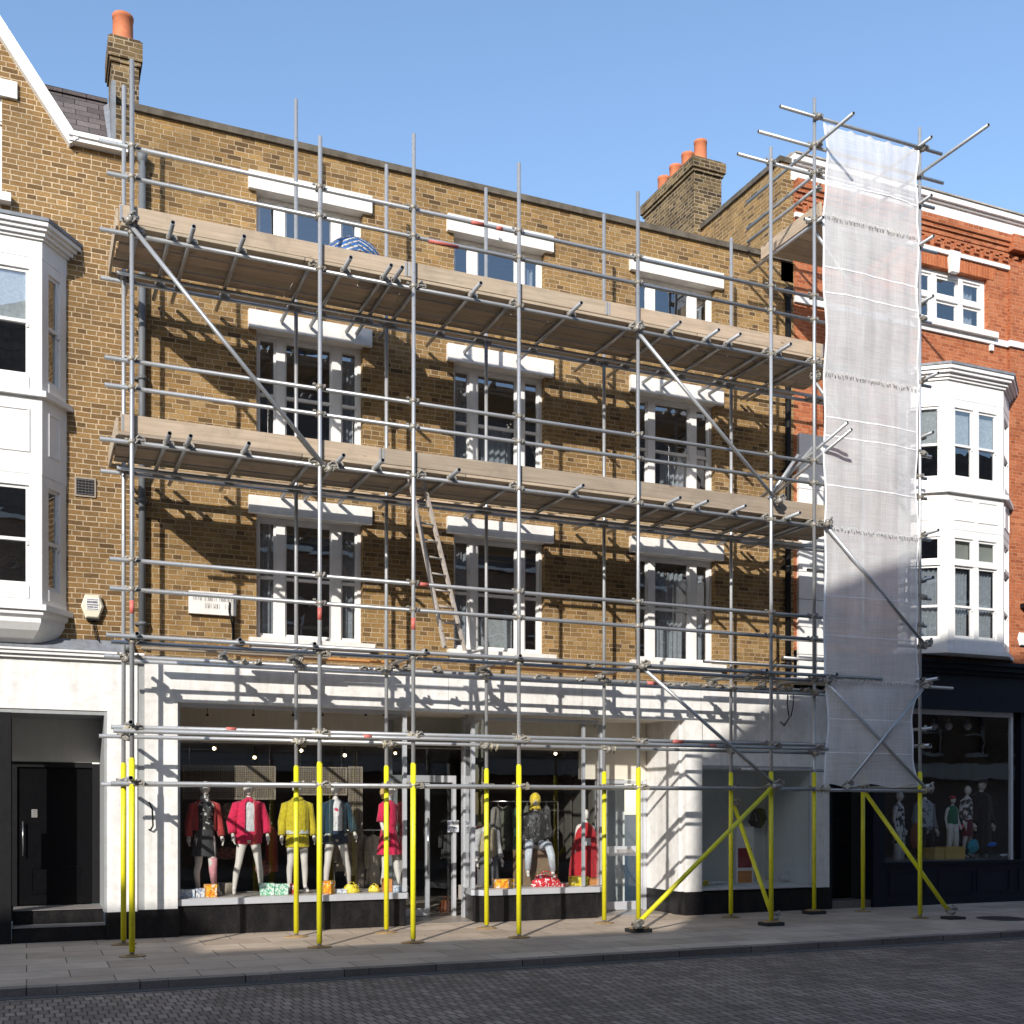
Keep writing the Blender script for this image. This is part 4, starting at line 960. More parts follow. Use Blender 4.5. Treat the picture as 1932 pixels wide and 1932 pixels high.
# cable ties and wire wrapped round the braces and low crossings
m = MB(); rr = random.Random(4)
for (x, y, z) in ((1.25, YF, 2.93), (3.70, YF, 2.93), (5.05, YF, 2.93), (6.69, YF, 2.93), (3.72, YB, 2.9), (5.12, YB, 2.9), (6.8, YB, 2.9), (8.93, YB, 2.9), (11.19, YF, 2.3), (12.2, YF-.05, 2.24), (14.35, YF-.1, 2.24)):
    m = MB()
    for k in range(5):
        t = rr.uniform(-.12, .12); m.tube((x+t, y-.05, z-.045), (x+t+.015, y-.06, z+.045), .009, n=6); m.tube((x+t, y-.03, z-.04), (x+t+.02, y+.02, z-.07), .008, n=6)
    m.tube((x-.12, y-.045, z), (x+.14, y-.045, z+.01), .012, n=6)
    m.build('wire_tie', plain('pale_tie', (.42, .38, .28), .7), S)

# debris netting on the tower
NT = thing('debris_netting', 'long white debris netting hung down the scaffold tower on the right', 'netting', (13.2, -2.2, 2.3))
seams = [13.34, 11.80, 9.18, 6.60, 4.06, 2.30]
for i, (z1, z0) in enumerate(zip(seams, seams[1:])):
    nx, nz = 60, 50; rs = []; rr = random.Random(20+i); ph = [rr.uniform(0, 6) for _ in range(8)]
    for a in range(nz+1):
        v = a/nz; z = z1+(z0-z1)*v
        sag = math.sin(math.pi*v); xl = 12.19+.05*sag*(.6+.4*math.sin(ph[0]+v*9))+.022*math.sin(z*2.1); xr = 14.25-.05*sag*(.7+.5*math.sin(ph[1]+v*11))
        if i == 4: xl += .14*v*v*0+.03; xr -= .10*sag
        r = []
        for b in range(nx+1):
            u = b/nx; x = xl+(xr-xl)*u
            y = -2.20-.05*sag*math.sin(math.pi*u)+.005*math.sin(u*31+ph[2]+v*1.4)*(.4+sag)+.016*math.sin(u*9+ph[3]-v*2.2+.6*math.sin(v*5+ph[6]))*sag+.006*math.sin(v*13+u*3+ph[4])+.003*math.sin(u*67+ph[5])*(1-v if i == 0 else .4)
            zz = z-(.05*math.sin(math.pi*u) if a == 0 and i == 0 else 0)+(.03*math.sin(u*14+1) if i == 4 and a == nz else 0)
            if i == 0: zz += .035*abs(math.sin(u*5.2*math.pi))**8*(1-v)
            r.append((x, y, zz))
        rs.append(r)
    m = MB(); m.rings(rs, closed=False); pn = m.build('net_panel', 'net_fabric', NT)
    m = MB()
    for hz in ((.62,), (.33, .48), (.28, .40, .72), (.44, .70), (.36, .69))[i]:                            # reinforced hems
        j = int(hz*nz); pts = [Vector(q)+Vector((0, -.006, -.012)) for q in rs[j]]
        for a_, b_ in zip(pts, pts[1:]): m.face([a_+Vector((0, 0, .010)), b_+Vector((0, 0, .010)), b_-Vector((0, 0, .010)), a_-Vector((0, 0, .010))], True)
    for j in (0, nx):
        pts = [Vector(rs[a][j]) for a in range(nz+1)]; sx = .035 if j == 0 else -.035
        for a_, b_ in zip(pts, pts[1:]): m.face([a_+Vector((0, -.006, 0)), a_+Vector((sx, -.006, 0)), b_+Vector((sx, -.006, 0)), b_+Vector((0, -.006, 0))], True)
    m.build('hem', plain('net_hem', (.84, .84, .85), .8, var=.1), pn)
    if 0 < i:
        m = MB(); rr = random.Random(i)
        for k in range(46):
            x = 12.22+2.0*k/45+rr.uniform(-.02, .02); m.tube((x, -2.235, z1+.03+rr.uniform(-.02, .02)), (x+rr.uniform(-.02, .02), -2.24, z1-.03+rr.uniform(-.02, .02)), .007, n=6)
        m.build('lacing', plain('lace_grey', (.48, .47, .45), .8), pn)

# ladder
xa, za = at(788, 905, -2.0); xb, zb_ = at(856, 1226, -1.25)
LD = thing('ladder', 'weathered timber ladder leaning between the lowest deck and the platform above, beside the centre window', 'ladder', (xb, -1.25, zb_))
pa, pb = Vector((xa, -1.95, za)), Vector((xb, -1.30, zb_)); d = (pb-pa).normalized(); sd = Vector((1, .35, 0)).normalized(); nn = d.cross(sd).normalized()
for s_ in (-1, 1):
    k1 = .12; k2 = .20
    a_ = pa+sd*s_*k1-d*(.0 if s_ < 0 else .25); b_ = pb+sd*s_*k2; dd = (b_-a_).normalized()
    m = MB(); m.obox((a_+b_)/2, dd, sd, nn, (b_-a_).length/2, .017, .035); m.build('stile', 'ladder_wood', LD)
L = (pb-pa).length
for i in range(11):
    t = (.12+i*.25)/L*1.0
    if t > .99: break
    c = pa+(pb-pa)*t; wd = .12+.08*t; m = MB(); m.tube(c-sd*wd, c+sd*wd, .015, n=10); m.build('rung', 'ladder_wood', LD)
# patterned parasol lying on the top platform
xp, zp = at(664, 452, -1.3)
PA = thing('parasol', 'domed blue parasol with a cream lace border, showing above the top toe board', 'parasol', (xp, -1.3, 9.5))
prof = []
for i in range(11):
    t = i/10; prof.append((.46*math.sin(t*1.45)/math.sin(1.45), zp-.42*t**1.9))
m = MB(); m.rings([[(xp+r_*math.cos(2*math.pi*k/24)*(1+.03*math.cos(8*2*math.pi*k/24)), -1.3+r_*math.sin(2*math.pi*k/24), z_) for k in range(24)] for r_, z_ in [(max(.005, a), b) for a, b in prof]])
mt = bpy.data.materials.new('parasol_cloth'); t, n, l, b = nodes_of(mt); g_ = N(t, 'ShaderNodeNewGeometry').outputs['Position']; sp = N(t, 'ShaderNodeSeparateXYZ'); l.new(g_, sp.inputs[0])
wv = mathn(t, 'SINE', mathn(t, 'MULTIPLY', mathn(t, 'ADD', sp.outputs[2], mathn(t, 'MULTIPLY', mathn(t, 'ABSOLUTE', mathn(t, 'SUBTRACT', sp.outputs[0], xp)), .5)), 75))
c = ramp(t, wv, [(.0, (.03, .11, .32)), (.45, (.06, .2, .45)), (.6, (.5, .48, .4)), (.75, (.55, .5, .4))])
c = mixc(t, ramp(t, noise(t, 30, 3, g_), [(.5, 0.), (.55, .8)]), c, (.04, .05, .07)); l.new(c, b.inputs['Base Color']); MATS['parasol_cloth'] = mt
m.build('canopy', 'parasol_cloth', PA)
m = MB(); m.tube((xp, -1.3, 9.47), (xp, -1.3, zp+.04), .012); m.build('shaft', 'iron_black', PA)

# ================================================================== shop displays
DG = bpy.context.evaluated_depsgraph_get
def skin_body(J, Ed, root='pelvis', sub=2):
    names = list(J); me = bpy.data.meshes.new('tmp'); me.from_pydata([J[k][0] for k in names], [(names.index(a), names.index(b)) for a, b in Ed], [])
    o = bpy.data.objects.new('tmp', me); COL.objects.link(o)
    md = o.modifiers.new('s', 'SKIN'); md.use_smooth_shade = True; sb = o.modifiers.new('u', 'SUBSURF'); sb.levels = sub; sb.render_levels = sub
    sv = me.skin_vertices[0].data
    for i, k in enumerate(names):
        r = J[k][1]; sv[i].radius = r if isinstance(r, tuple) else (r, r); sv[i].use_root = (k == root)
    dg = DG(); dg.update(); out = bpy.data.meshes.new_from_object(o.evaluated_get(dg)); bpy.data.objects.remove(o)
    return out
def add_hand(m, wr, dirv, side):
    """palm, four fingers of unequal length and a thumb"""
    wr = Vector(wr); d = Vector(dirv).normalized(); s = Vector((0, -1, 0)); s = (s-d*s.dot(d)).normalized(); nrm = d.cross(s)*side
    m.limb([(wr-d*.02, .024), (wr+d*.02, .030), (wr+d*.06, .034), (wr+d*.085, .026)], 10)
    for k, (o_, L) in enumerate(((.026, .068), (.009, .078), (-.009, .072), (-.026, .056))):
        b = wr+d*.075+s*o_; m.limb([(b, .0095), (b+d*L*.5+nrm*.004, .0088), (b+d*L+nrm*.018, .006)], 8)
    b = wr+d*.03+s*.026; m.limb([(b, .012), (b+d*.03+s*.022, .0105), (b+d*.062+s*.026, .007)], 8)
def mannequin(name, label, loc, rz=0, P={}, skin='mannequin_skin', head=True, h=1., cat='mannequin', hair=None, hidehands=False):
    D = dict(pelvis=((0, 0, .95), (.145, .10)), waist=((0, 0, 1.10), (.115, .085)), chest=((0, 0, 1.30), (.145, .10)), sh0=((0, .01, 1.42), (.11, .075)), neck=((0, 0, 1.50), .048), neck2=((0, -.005, 1.58), .045),
             hipL=((-.095, 0, .90), .095), kneeL=((-.12, -.02, .50), .058), calfL=((-.125, .01, .38), .056), ankL=((-.13, .02, .09), .034), toeL=((-.15, -.13, .025), .028),
             hipR=((.095, 0, .90), .095), kneeR=((.12, -.02, .50), .058), calfR=((.125, .01, .38), .056), ankR=((.13, .02, .09), .034), toeR=((.15, -.13, .025), .028),
             shL=((-.175, .01, 1.41), .058), elL=((-.235, .03, 1.14), .040), wrL=((-.26, -.04, .92), .026),
             shR=((.175, .01, 1.41), .058), elR=((.235, .03, 1.14), .040), wrR=((.26, -.04, .92), .026))
    for k, v in P.items(): D[k] = (v, D[k][1])
    Ed = [('pelvis', 'waist'), ('waist', 'chest'), ('chest', 'sh0'), ('sh0', 'neck'), ('neck', 'neck2')]
    for q in 'LR': Ed += [('pelvis', 'hip'+q), ('hip'+q, 'knee'+q), ('knee'+q, 'calf'+q), ('calf'+q, 'ank'+q), ('ank'+q, 'toe'+q), ('sh0', 'sh'+q), ('sh'+q, 'el'+q), ('el'+q, 'wr'+q)]
    T_ = thing(name, label, cat, loc)
    me = skin_body(D, Ed)
    m = MB(); m.v = [v.co.copy() for v in me.vertices]; m.f = [list(p.vertices) for p in me.polygons]; m.sm = [True]*len(m.f)
    for q, s_ in (('L', -1), ('R', 1)): add_hand(m, D['wr'+q][0], Vector(D['wr'+q][0])-Vector(D['el'+q][0]), s_)
    if head:
        hc = Vector(D['neck2'][0])+Vector((0, -.015, .10)); m.ell(hc, .073, .088, .112); m.ell(hc+Vector((0, -.012, -.055)), .052, .062, .058)
        m.limb([(hc+Vector((0, -.083, .015)), .007), (hc+Vector((0, -.100, -.016)), .013), (hc+Vector((0, -.088, -.026)), .010)], 8)
        for s_ in (-1, 1): m.ell(hc+Vector((s_*.073, .005, -.005)), .010, .018, .030, 8, 6); m.ell(hc+Vector((s_*.030, -.074, .014)), .016, .010, .009, 8, 5)
        m.ell(hc+Vector((0, -.079, -.052)), .020, .009, .007, 8, 5)
    parts = Frame(T_, rz, h); body = parts.add(m, 'body', skin)
    return T_, D, parts
class Frame:
    def __init__(s, T_, rz, h): s.T = T_; s.M = Matrix.Translation(T_.location) @ Matrix.Rotation(rz, 4, 'Z') @ Matrix.Scale(h, 4)
    def add(s, m, name, mat, **kw): m.v = [s.M @ Vector(v) for v in m.v]; return m.build(name, mat, s.T, **kw)
def sleeves(D, r0=.072, r1=.056, to=.95, q='LR'):
    m = MB()
    for k in q:
        a, b, c = (Vector(D[n_+k][0]) for n_ in ('sh', 'el', 'wr')); sgn = -1 if k == 'L' else 1
        pts = [(a+Vector((-sgn*.05, 0, .0)), r0*.9), (a+Vector((sgn*.005, 0, -.01)), r0), ((a+b)/2, r0*.93), (b, (r0+r1)/2*1.03)]
        if to > .55: pts += [((b+(c-b)*.45), r1*1.05), (b+(c-b)*to, r1), (b+(c-b)*(to+.01), r1*.7)]
        m.limb(pts, 14)
    return m
def torso(z0, z1, w0, w1, open_=0, depth=.12, fold=.03, zmid=None, wm=None, n=40):
    zs = [z0, z0+.03, (z0+z1)/2-.05, z1-.14, z1-.06, z1-.01, z1+.03]; wm = wm or (w0+w1)/2*.95
    ws = [w0*.96, w0, wm, w1, w1*.97, w1*.74, .075]; ds = [depth, depth*1.04, depth, depth*1.02, depth*.92, depth*.75, .068]
    a0, a1 = (-math.pi/2+open_, 1.5*math.pi-open_) if open_ else (0, 2*math.pi)
    m = MB(); m.loft([(0, .005, z, a, b, .4 if i > 3 else 1) for i, (z, a, b) in enumerate(zip(zs, ws, ds))], n=n, a0=a0, a1=a1, fold=fold, k=11, cap=False); return m
def skirt(z0, z1, w0, w1, d0=.13, d1=.115, fold=.04, k=13, cx=0):
    m = MB(); m.loft([(cx, 0, z1+(z0-z1)*i/6, w1+(w0-w1)*i/6, d1+(d0-d1)*i/6, i/6+.1) for i in range(7)], n=48, fold=fold, k=k, cap=False); return m
def legs_cloth(D, z0, r0=.112, r1=.10, q='LR'):
    m = MB()
    for k in q:
        a, b, c = (Vector(D[n_+k][0]) for n_ in ('hip', 'knee', 'ank')); pts = [(a+Vector((0, 0, .07)), r0*.95), (a, r0)]
        if z0 > b.z: t = (a.z-z0)/(a.z-b.z); pts += [(a+(b-a)*t*.6, (r0+r1)/2), (a+(b-a)*t, r1), (a+(b-a)*(t+.005), r1*.8)]
        else: t = (b.z-z0)/(b.z-c.z); pts += [((a+b)/2, r0*.88), (b, (r0+r1)/2*.85), (b+(c-b)*t, r1*.8), (b+(c-b)*(t+.01), r1*.6)]
        m.limb(pts, 14)
    return m
FZ = .553
def mx(px, y): return at(px, 1690, y)[0]
cloth('coral_red', (.42, .04, .04)); cloth('black_tee', (.018, .018, .02), ((.55, .53, .5), 17, .60)); cloth('charcoal', (.045, .045, .05)); cloth('scarf', (.05, .05, .05), ((.6, .58, .55), 12, .5))
cloth('hot_pink', (.62, .012, .075)); cloth('white_tee', (.60, .60, .62)); cloth('mustard_yellow', (.52, .42, .012)); cloth('pale_band', (.55, .57, .50)); cloth('teal_denim', (.006, .036, .058)); cloth('print_tee', (.72, .72, .72), ((.55, .03, .09), 8, .58)); cloth('navy_cloth', (.015, .03, .06))
# 1 coral bomber jacket
t_, D, F = mannequin('mannequin', 'mannequin in a coral bomber jacket and charcoal shorts, leftmost in the big window', (mx(386, .62), .62, FZ), .15, dict(kneeL=(-.10, -.02, .50), ankL=(-.09, .03, .09), toeL=(-.12, -.12, .025), kneeR=(.10, -.06, .50), ankR=(.16, -.02, .09), toeR=(.22, -.16, .025)))
F.add(torso(.98, 1.46, .15, .165, depth=.11), 'tee', 'black_tee'); F.add(torso(1.02, 1.47, .185, .19, .75, .135), 'jacket', 'coral_red'); F.add(sleeves(D), 'sleeves', 'coral_red')
F.add(skirt(.62, 1.04, .20, .14), 'shorts', 'charcoal'); m = MB(); m.loft([(0, -.01, 1.46, .085, .085), (0, -.01, 1.52, .065, .065), (0, -.01, 1.58, .06, .06)], fold=.08, k=7); m.limb([((.01, -.09, 1.5), .03), ((.03, -.135, 1.35), .035), ((.02, -.14, 1.22), .028)]); F.add(m, 'scarf', 'scarf')
m = MB(); m.limb([((.115, -.055, .60), .067), ((.12, -.035, .40), .062), ((.152, -.0, .16), .042)], 12); F.add(m, 'stocking', cloth('pink_stocking', (.62, .27, .30)))
# 2 hot pink jacket
t_, D, F = mannequin('mannequin', 'mannequin with legs apart in a hot pink jacket and shorts in the big window', (mx(469, .62), .62, FZ), -.05, dict(kneeL=(-.155, -.02, .50), calfL=(-.19, .0, .36), ankL=(-.22, .02, .09), toeL=(-.24, -.13, .025), kneeR=(.155, -.02, .50), calfR=(.18, 0, .36), ankR=(.2, .02, .09), toeR=(.23, -.13, .025), elL=(-.27, .0, 1.14), wrL=(-.25, -.08, .93), elR=(.27, 0, 1.14), wrR=(.29, -.05, .93)), head=True)
F.add(torso(.95, 1.46, .15, .16, depth=.11), 'tee', 'white_tee'); F.add(torso(.90, 1.48, .215, .195, .38, .15, .045), 'jacket', 'hot_pink'); F.add(sleeves(D, .085, .066, .8), 'sleeves', 'hot_pink'); F.add(legs_cloth(D, .80), 'shorts', 'hot_pink'); F.add(skirt(.86, 1.0, .19, .16), 'waistband', 'hot_pink')
m = MB(); m.limb([((.01, -.03, 1.5), .055), ((.06, -.07, 1.47), .028)], 8); m.limb([((-.01, -.03, 1.5), .055), ((-.06, -.07, 1.47), .028)], 8); F.add(m, 'collar', 'hot_pink')
# 3 yellow
t_, D, F = mannequin('mannequin', 'mannequin in a mustard yellow sweatshirt and short yellow skirt in the big window', (mx(561, .66), .66, FZ), .0, dict(kneeL=(-.11, -.02, .50), ankL=(-.12, .02, .09), kneeR=(.11, -.02, .5)))
F.add(torso(.98, 1.49, .20, .20, 0, .14, .04), 'sweatshirt', 'mustard_yellow'); F.add(sleeves(D, .085, .062), 'sleeves', 'mustard_yellow'); F.add(skirt(.74, 1.02, .19, .18), 'skirt', 'mustard_yellow')
m = MB(); m.loft([(0, .005, .955, .203, .142), (0, .005, 1.015, .205, .145)], cap=False, n=30); F.add(m, 'hem_band', 'pale_band')
m = MB(); m.loft([(0, -.01, 1.48, .11, .09), (0, -.01, 1.53, .09, .085), (0, 0, 1.55, .06, .06)]); F.add(m, 'hood', 'mustard_yellow')
# 4 teal denim
t_, D, F = mannequin('mannequin', 'mannequin in a dark teal denim jacket and white printed tee, striding beside the yellow one', (mx(633, .62), .62, FZ), .1, dict(kneeL=(-.14, -.03, .50), calfL=(-.15, .0, .36), ankL=(-.16, .02, .09), toeL=(-.19, -.13, .025), kneeR=(.17, -.04, .50), calfR=(.21, -.02, .36), ankR=(.24, .02, .09), toeR=(.28, -.12, .025), elR=(.27, -.0, 1.16), wrR=(.30, -.09, .95)))
F.add(torso(.98, 1.46, .15, .165, depth=.115), 'tee', 'print_tee'); F.add(torso(.92, 1.48, .20, .195, .50, .14, .03), 'jacket', 'teal_denim'); F.add(sleeves(D, .08, .062, .85), 'sleeves', 'teal_denim'); F.add(legs_cloth(D, .78), 'shorts', 'navy_cloth'); F.add(skirt(.86, 1.0, .18, .15), 'waistband', 'navy_cloth')
m = MB(); m.loft([(0, .005, .915, .206, .146), (0, .005, .955, .206, .146)], a0=-math.pi/2+.6, a1=1.5*math.pi-.6, cap=False, n=30); F.add(m, 'hem_band', 'pale_band')
# 5 pink dress turned to the right
t_, D, F = mannequin('mannequin', 'mannequin in a belted pink dress turned to the side, rightmost in the big window', (mx(733, .62), .62, FZ), .9, dict(kneeL=(-.09, .03, .50), ankL=(-.09, .08, .09), toeL=(-.10, -.07, .025), kneeR=(.11, -.10, .50), calfR=(.115, -.10, .36), ankR=(.13, -.15, .09), toeR=(.14, -.30, .025)))
F.add(torso(1.08, 1.47, .14, .17, 0, .13, .03), 'bodice', 'hot_pink'); F.add(sleeves(D, .09, .085, .3), 'sleeves', 'hot_pink'); F.add(skirt(.60, 1.10, .22, .13, .18, .11, .07, 9), 'dress_skirt', 'hot_pink')
m = MB(); m.loft([(0, 0, 1.07, .145, .118), (0, 0, 1.11, .145, .118)], cap=False); F.add(m, 'belt', cloth('belt_pink', (.55, .015, .07)))
m = MB(); m.ell((0, .02, 1.70), .086, .095, .10); m.limb([((0, .07, 1.72), .06), ((0, .11, 1.62), .045), ((0, .10, 1.52), .02)]); F.add(m, 'hair', cloth('blond_hair', (.60, .40, .14)))

# seated figure in the middle window
xs = mx(1012, .9)
t_, D, F = mannequin('mannequin', 'seated mannequin in black jacket, pale jeans and yellow headscarf in the middle window', (xs, .95, FZ-.18), -.35,
    dict(kneeL=(-.14, -.40, .92), calfL=(-.15, -.43, .75), ankL=(-.16, -.42, .42), toeL=(-.16, -.56, .36), kneeR=(.20, -.38, .90), calfR=(.25, -.42, .72), ankR=(.28, -.40, .40), toeR=(.30, -.54, .35), wrL=(-.18, -.26, .98), wrR=(.20, -.24, .98), hipL=(-.10, -.03, .88), hipR=(.10, -.03, .88)))
F.add(torso(.90, 1.48, .20, .19, 0, .14, .05), 'jacket', cloth('black_leather', (.02, .02, .022), ((.25, .25, .25), 6, .64), .35)); F.add(sleeves(D, .085, .06), 'sleeves', 'black_leather')
m = MB()
for k in 'LR':
    a, b, c, e = (Vector(D[n_+k][0]) for n_ in ('hip', 'knee', 'calf', 'ank')); m.limb([(a+Vector((0, .05, 0)), .09), (a, .10), ((a+b)/2, .088), (b, .072), (c, .066), (e+Vector((0, 0, .05)), .052)], 14)
F.add(m, 'jeans', cloth('pale_denim', (.50, .54, .60)))
m = MB(); m.ell((0, 0, 1.70), .10, .11, .13); m.limb([((0, .02, 1.60), .09), ((0, .0, 1.52), .11)], 12); F.add(m, 'headscarf', cloth('yellow_scarf', (.68, .50, .03), ((.30, .20, .02), 14, .58)))
m = MB(); m.box(xs-.28, xs+.28, .85, 1.3, FZ, FZ+.62); tag(m.build('display_cube', plain('cube_wood', (.20, .14, .09), .7)), 'brown block seat under the seated mannequin in the middle window', 'block')
# red cape figure
xs = mx(1106, .75)
t_, D, F = mannequin('mannequin', 'mannequin in a long crimson cape, at the right end of the middle window', (xs, .78, FZ-.12), 0, head=True, h=.82)
m = MB(); m.loft([(0, 0, 1.50, .07, .07, .2), (0, 0, 1.42, .17, .12, .4), (0, 0, 1.25, .25, .17), (0, 0, .9, .31, .21), (0, 0, .5, .36, .24), (0, 0, .16, .37, .25)], n=64, fold=.07, k=17, cap=False); F.add(m, 'cape', cloth('crimson', (.42, .008, .018)))
m = MB(); m.box(-.13, .02, -.215, -.205, 1.0, 1.16); F.add(m, 'chest_patch', 'white_tee')
# torso in grey behind
t_, D, F = mannequin('mannequin', 'mannequin in a straw coloured top and grey trousers at the left of the middle window', (mx(922, 1.1), 1.15, FZ-.45), .2, head=False)
F.add(torso(.95, 1.46, .17, .17), 'top', cloth('straw_cloth', (.40, .34, .22))); F.add(sleeves(D), 'sleeves', cloth('grey_knit', (.45, .45, .46))); F.add(legs_cloth(D, .15), 'trousers', cloth('grey_trouser', (.12, .12, .13)))
t_, D, F = mannequin('mannequin', 'mannequin in dark red top and skirt behind the tall silver door post', (at(905, 1600, 1.9)[0], 1.9, .1), 0, head=False)
F.add(torso(.95, 1.46, .18, .18), 'top', 'crimson'); F.add(sleeves(D), 'sleeves', 'crimson'); F.add(skirt(.35, 1.0, .24, .15), 'skirt', cloth('dark_red', (.25, .015, .015)))

# clothes on rails
def garment(col, x, y, z, L, w=.19, name='coat', label='', cat='coat', grp=None, turn=1.2, sl=True):
    o = thing(name, label, cat, (x, y, z), grp); F = Frame(o, turn, 1)
    m = MB(); m.loft([(0, 0, -L, w*1.15, .075), (0, 0, -L*.6, w, .065), (0, 0, -.2, w*.95, .06), (0, 0, -.07, w*.9, .05), (0, 0, -.02, w*.4, .035), (0, 0, .0, .04, .03)], n=36, fold=.10, k=9)
    F.add(m, 'garment_body', col)
    if sl:
        m = MB()
        for s_ in (-1, 1): m.limb([((s_*w*.75, 0, -.05), .035), ((s_*w*1.05, 0, -.10), .05), ((s_*w*1.25, .0, -.35), .045), ((s_*w*1.3, -.01, -min(L*.75, .58)), .04)], 10)
        F.add(m, 'sleeves', col)
    m = MB(); m.path([(0, 0, 0), (0, 0, .04), (.015, 0, .065), (-.01, 0, .08)], .005, 6); F.add(m, 'hanger', 'chrome')
    return o
def rail(x0, x1, y, z, label):
    o = thing('clothes_rail', label, 'clothes rail', ((x0+x1)/2, y, .02)); m = MB()
    m.path([(x0, y, .02), (x0, y, z), (x1, y, z), (x1, y, .02)], .014); m.build('frame', 'chrome', o); m = MB(); m.tube((x0, y-.25, .04), (x0, y+.25, .04), .014).tube((x1, y-.25, .04), (x1, y+.25, .04), .014); m.build('foot', 'chrome', o)
xr, zr = at(668, 1575, 1.55); rail(xr-.35, xr+.65, 1.55, zr+.08, 'chrome clothes rail of beige coats behind the big window')
cloth('beige_coat', (.34, .29, .22)); cloth('taupe_coat', (.26, .22, .17)); cloth('grey_green', (.10, .11, .08)); cloth('bottle_green', (.03, .09, .06)); cloth('ash_cloth', (.22, .21, .19))
for k, (dx, c_, L, lb) in enumerate(((-.15, 'taupe_coat', .62, 'short taupe jacket, leftmost on the chrome rail behind the big window'), (.0, 'beige_coat', .70, 'beige jacket between two others on the chrome rail behind the big window'), (.16, 'taupe_coat', .9, 'long taupe coat on the chrome rail behind the big window'), (.34, 'beige_coat', .88, 'long beige coat, rightmost on the chrome rail behind the big window'))):
    garment(c_, xr+dx, 1.55, zr, L, label=lb, grp='coats on the rail behind the big window', turn=.5+.1*k)
xr, zr = at(935, 1520, 2.2); rail(xr-.1, xr+1.3, 2.2, zr+.08, 'chrome clothes rail of dark clothes behind the middle window')
for k, (c_, L, lb) in enumerate((('ash_cloth', .75, 'ash grey top at the left end of the rail behind the middle window'), ('grey_green', .85, 'grey green coat, second on the rail behind the middle window'), ('bottle_green', .9, 'bottle green coat on the rail behind the middle window'), ('grey_green', .8, 'dull green coat next to the bottle green one on the rail'), ('ash_cloth', .85, 'ash grey coat near the right end of the rail behind the middle window'), ('charcoal', .9, 'charcoal coat at the right end of the rail behind the middle window'))):
    garment(c_, xr+.05+.2*k, 2.2, zr, L, label=lb, grp='coats on the rail behind the middle window', turn=.7+.12*k)
# coats deep inside seen through the door
garment('charcoal', at(858, 1510, 3.0)[0], 3., 1.75, .8, w=.24, label='dark furry coat hanging deep inside the shop, seen through the door', turn=.1)
garment('dark_red', at(512, 1560, 1.5)[0], 1.5, at(512, 1560, 1.5)[1], .75, w=.10, name='scarf', cat='scarf', label='dark crimson shawl hanging between the pink and yellow mannequins', turn=.3, sl=False)
# round wicker shapes on the back stand
cloth('dark_wicker', (.12, .07, .04), ((.28, .18, .10), 20, .52)); cloth('rose_wicker', (.22, .07, .06), ((.05, .02, .02), 16, .52))
for (px, py, rx, rz_, c_, lb) in ((431, 1545, .17, .26, 'dark_wicker', 'dark oval wicker basket hung behind the two left mannequins'), (497, 1638, .14, .13, 'rose_wicker', 'round rose patterned cushion behind the hot pink mannequin'), (425, 1610, .24, .10, 'rose_wicker', 'low maroon cushion behind the two left mannequins')):
    x_, z_ = at(px, py, 1.25); m = MB(); m.ell((x_, 1.25, z_), rx, .07, rz_, 20, 12); tag(m.build('basket' if 'basket' in lb else 'cushion', c_), lb, 'basket' if 'basket' in lb else 'cushion')
# lattice screens hung behind the mannequins
def lattice(px0, px1, py0, py1, y, label, st=.030, mat='taupe_coat'):
    x0, z1 = at(px0, py0, y); x1, _ = at(px1, py0, y); z0 = at(px0, py1, y)[1]; o = thing('lattice_screen', label, 'screen', ((x0+x1)/2, y, z0))
    m = MB(); m.box(x0, x1, y-.01, y+.01, z1-.02, z1).box(x0, x1, y-.01, y+.01, z0, z0+.02).box(x0, x0+.02, y-.01, y+.01, z0+.02, z1-.02).box(x1-.02, x1, y-.01, y+.01, z0+.02, z1-.02); m.build('frame', mat, o)
    m = MB(); x = x0+.03
    while x < x1-.03: m.box(x, x+.010, y-.006, y-.001, z0+.02, z1-.02); x += st
    z = z0+.03
    while z < z1-.03: m.box(x0+.02, x1-.02, y+.001, y+.006, z, z+.010); z += st
    m.build('mesh', mat, o)
    m = MB(); m.tube((x0+.1, y, z1), (x0+.1, y, 3.0), .004, n=6).tube((x1-.1, y, z1), (x1-.1, y, 3.0), .004, n=6); m.build('wire', 'chrome', o)
lattice(345, 520, 1443, 1508, 1.30, 'brown lattice screen hung high behind the left two mannequins'); lattice(555, 655, 1446, 1500, 1.30, 'brown lattice screen hung behind the yellow mannequin'); lattice(657, 684, 1446, 1590, 1.34, 'narrow tall brown lattice screen right of the teal jacket')
lattice(970, 1072, 1465, 1530, 2.6, 'dark lattice screen above the rail behind the middle window', mat='charcoal')
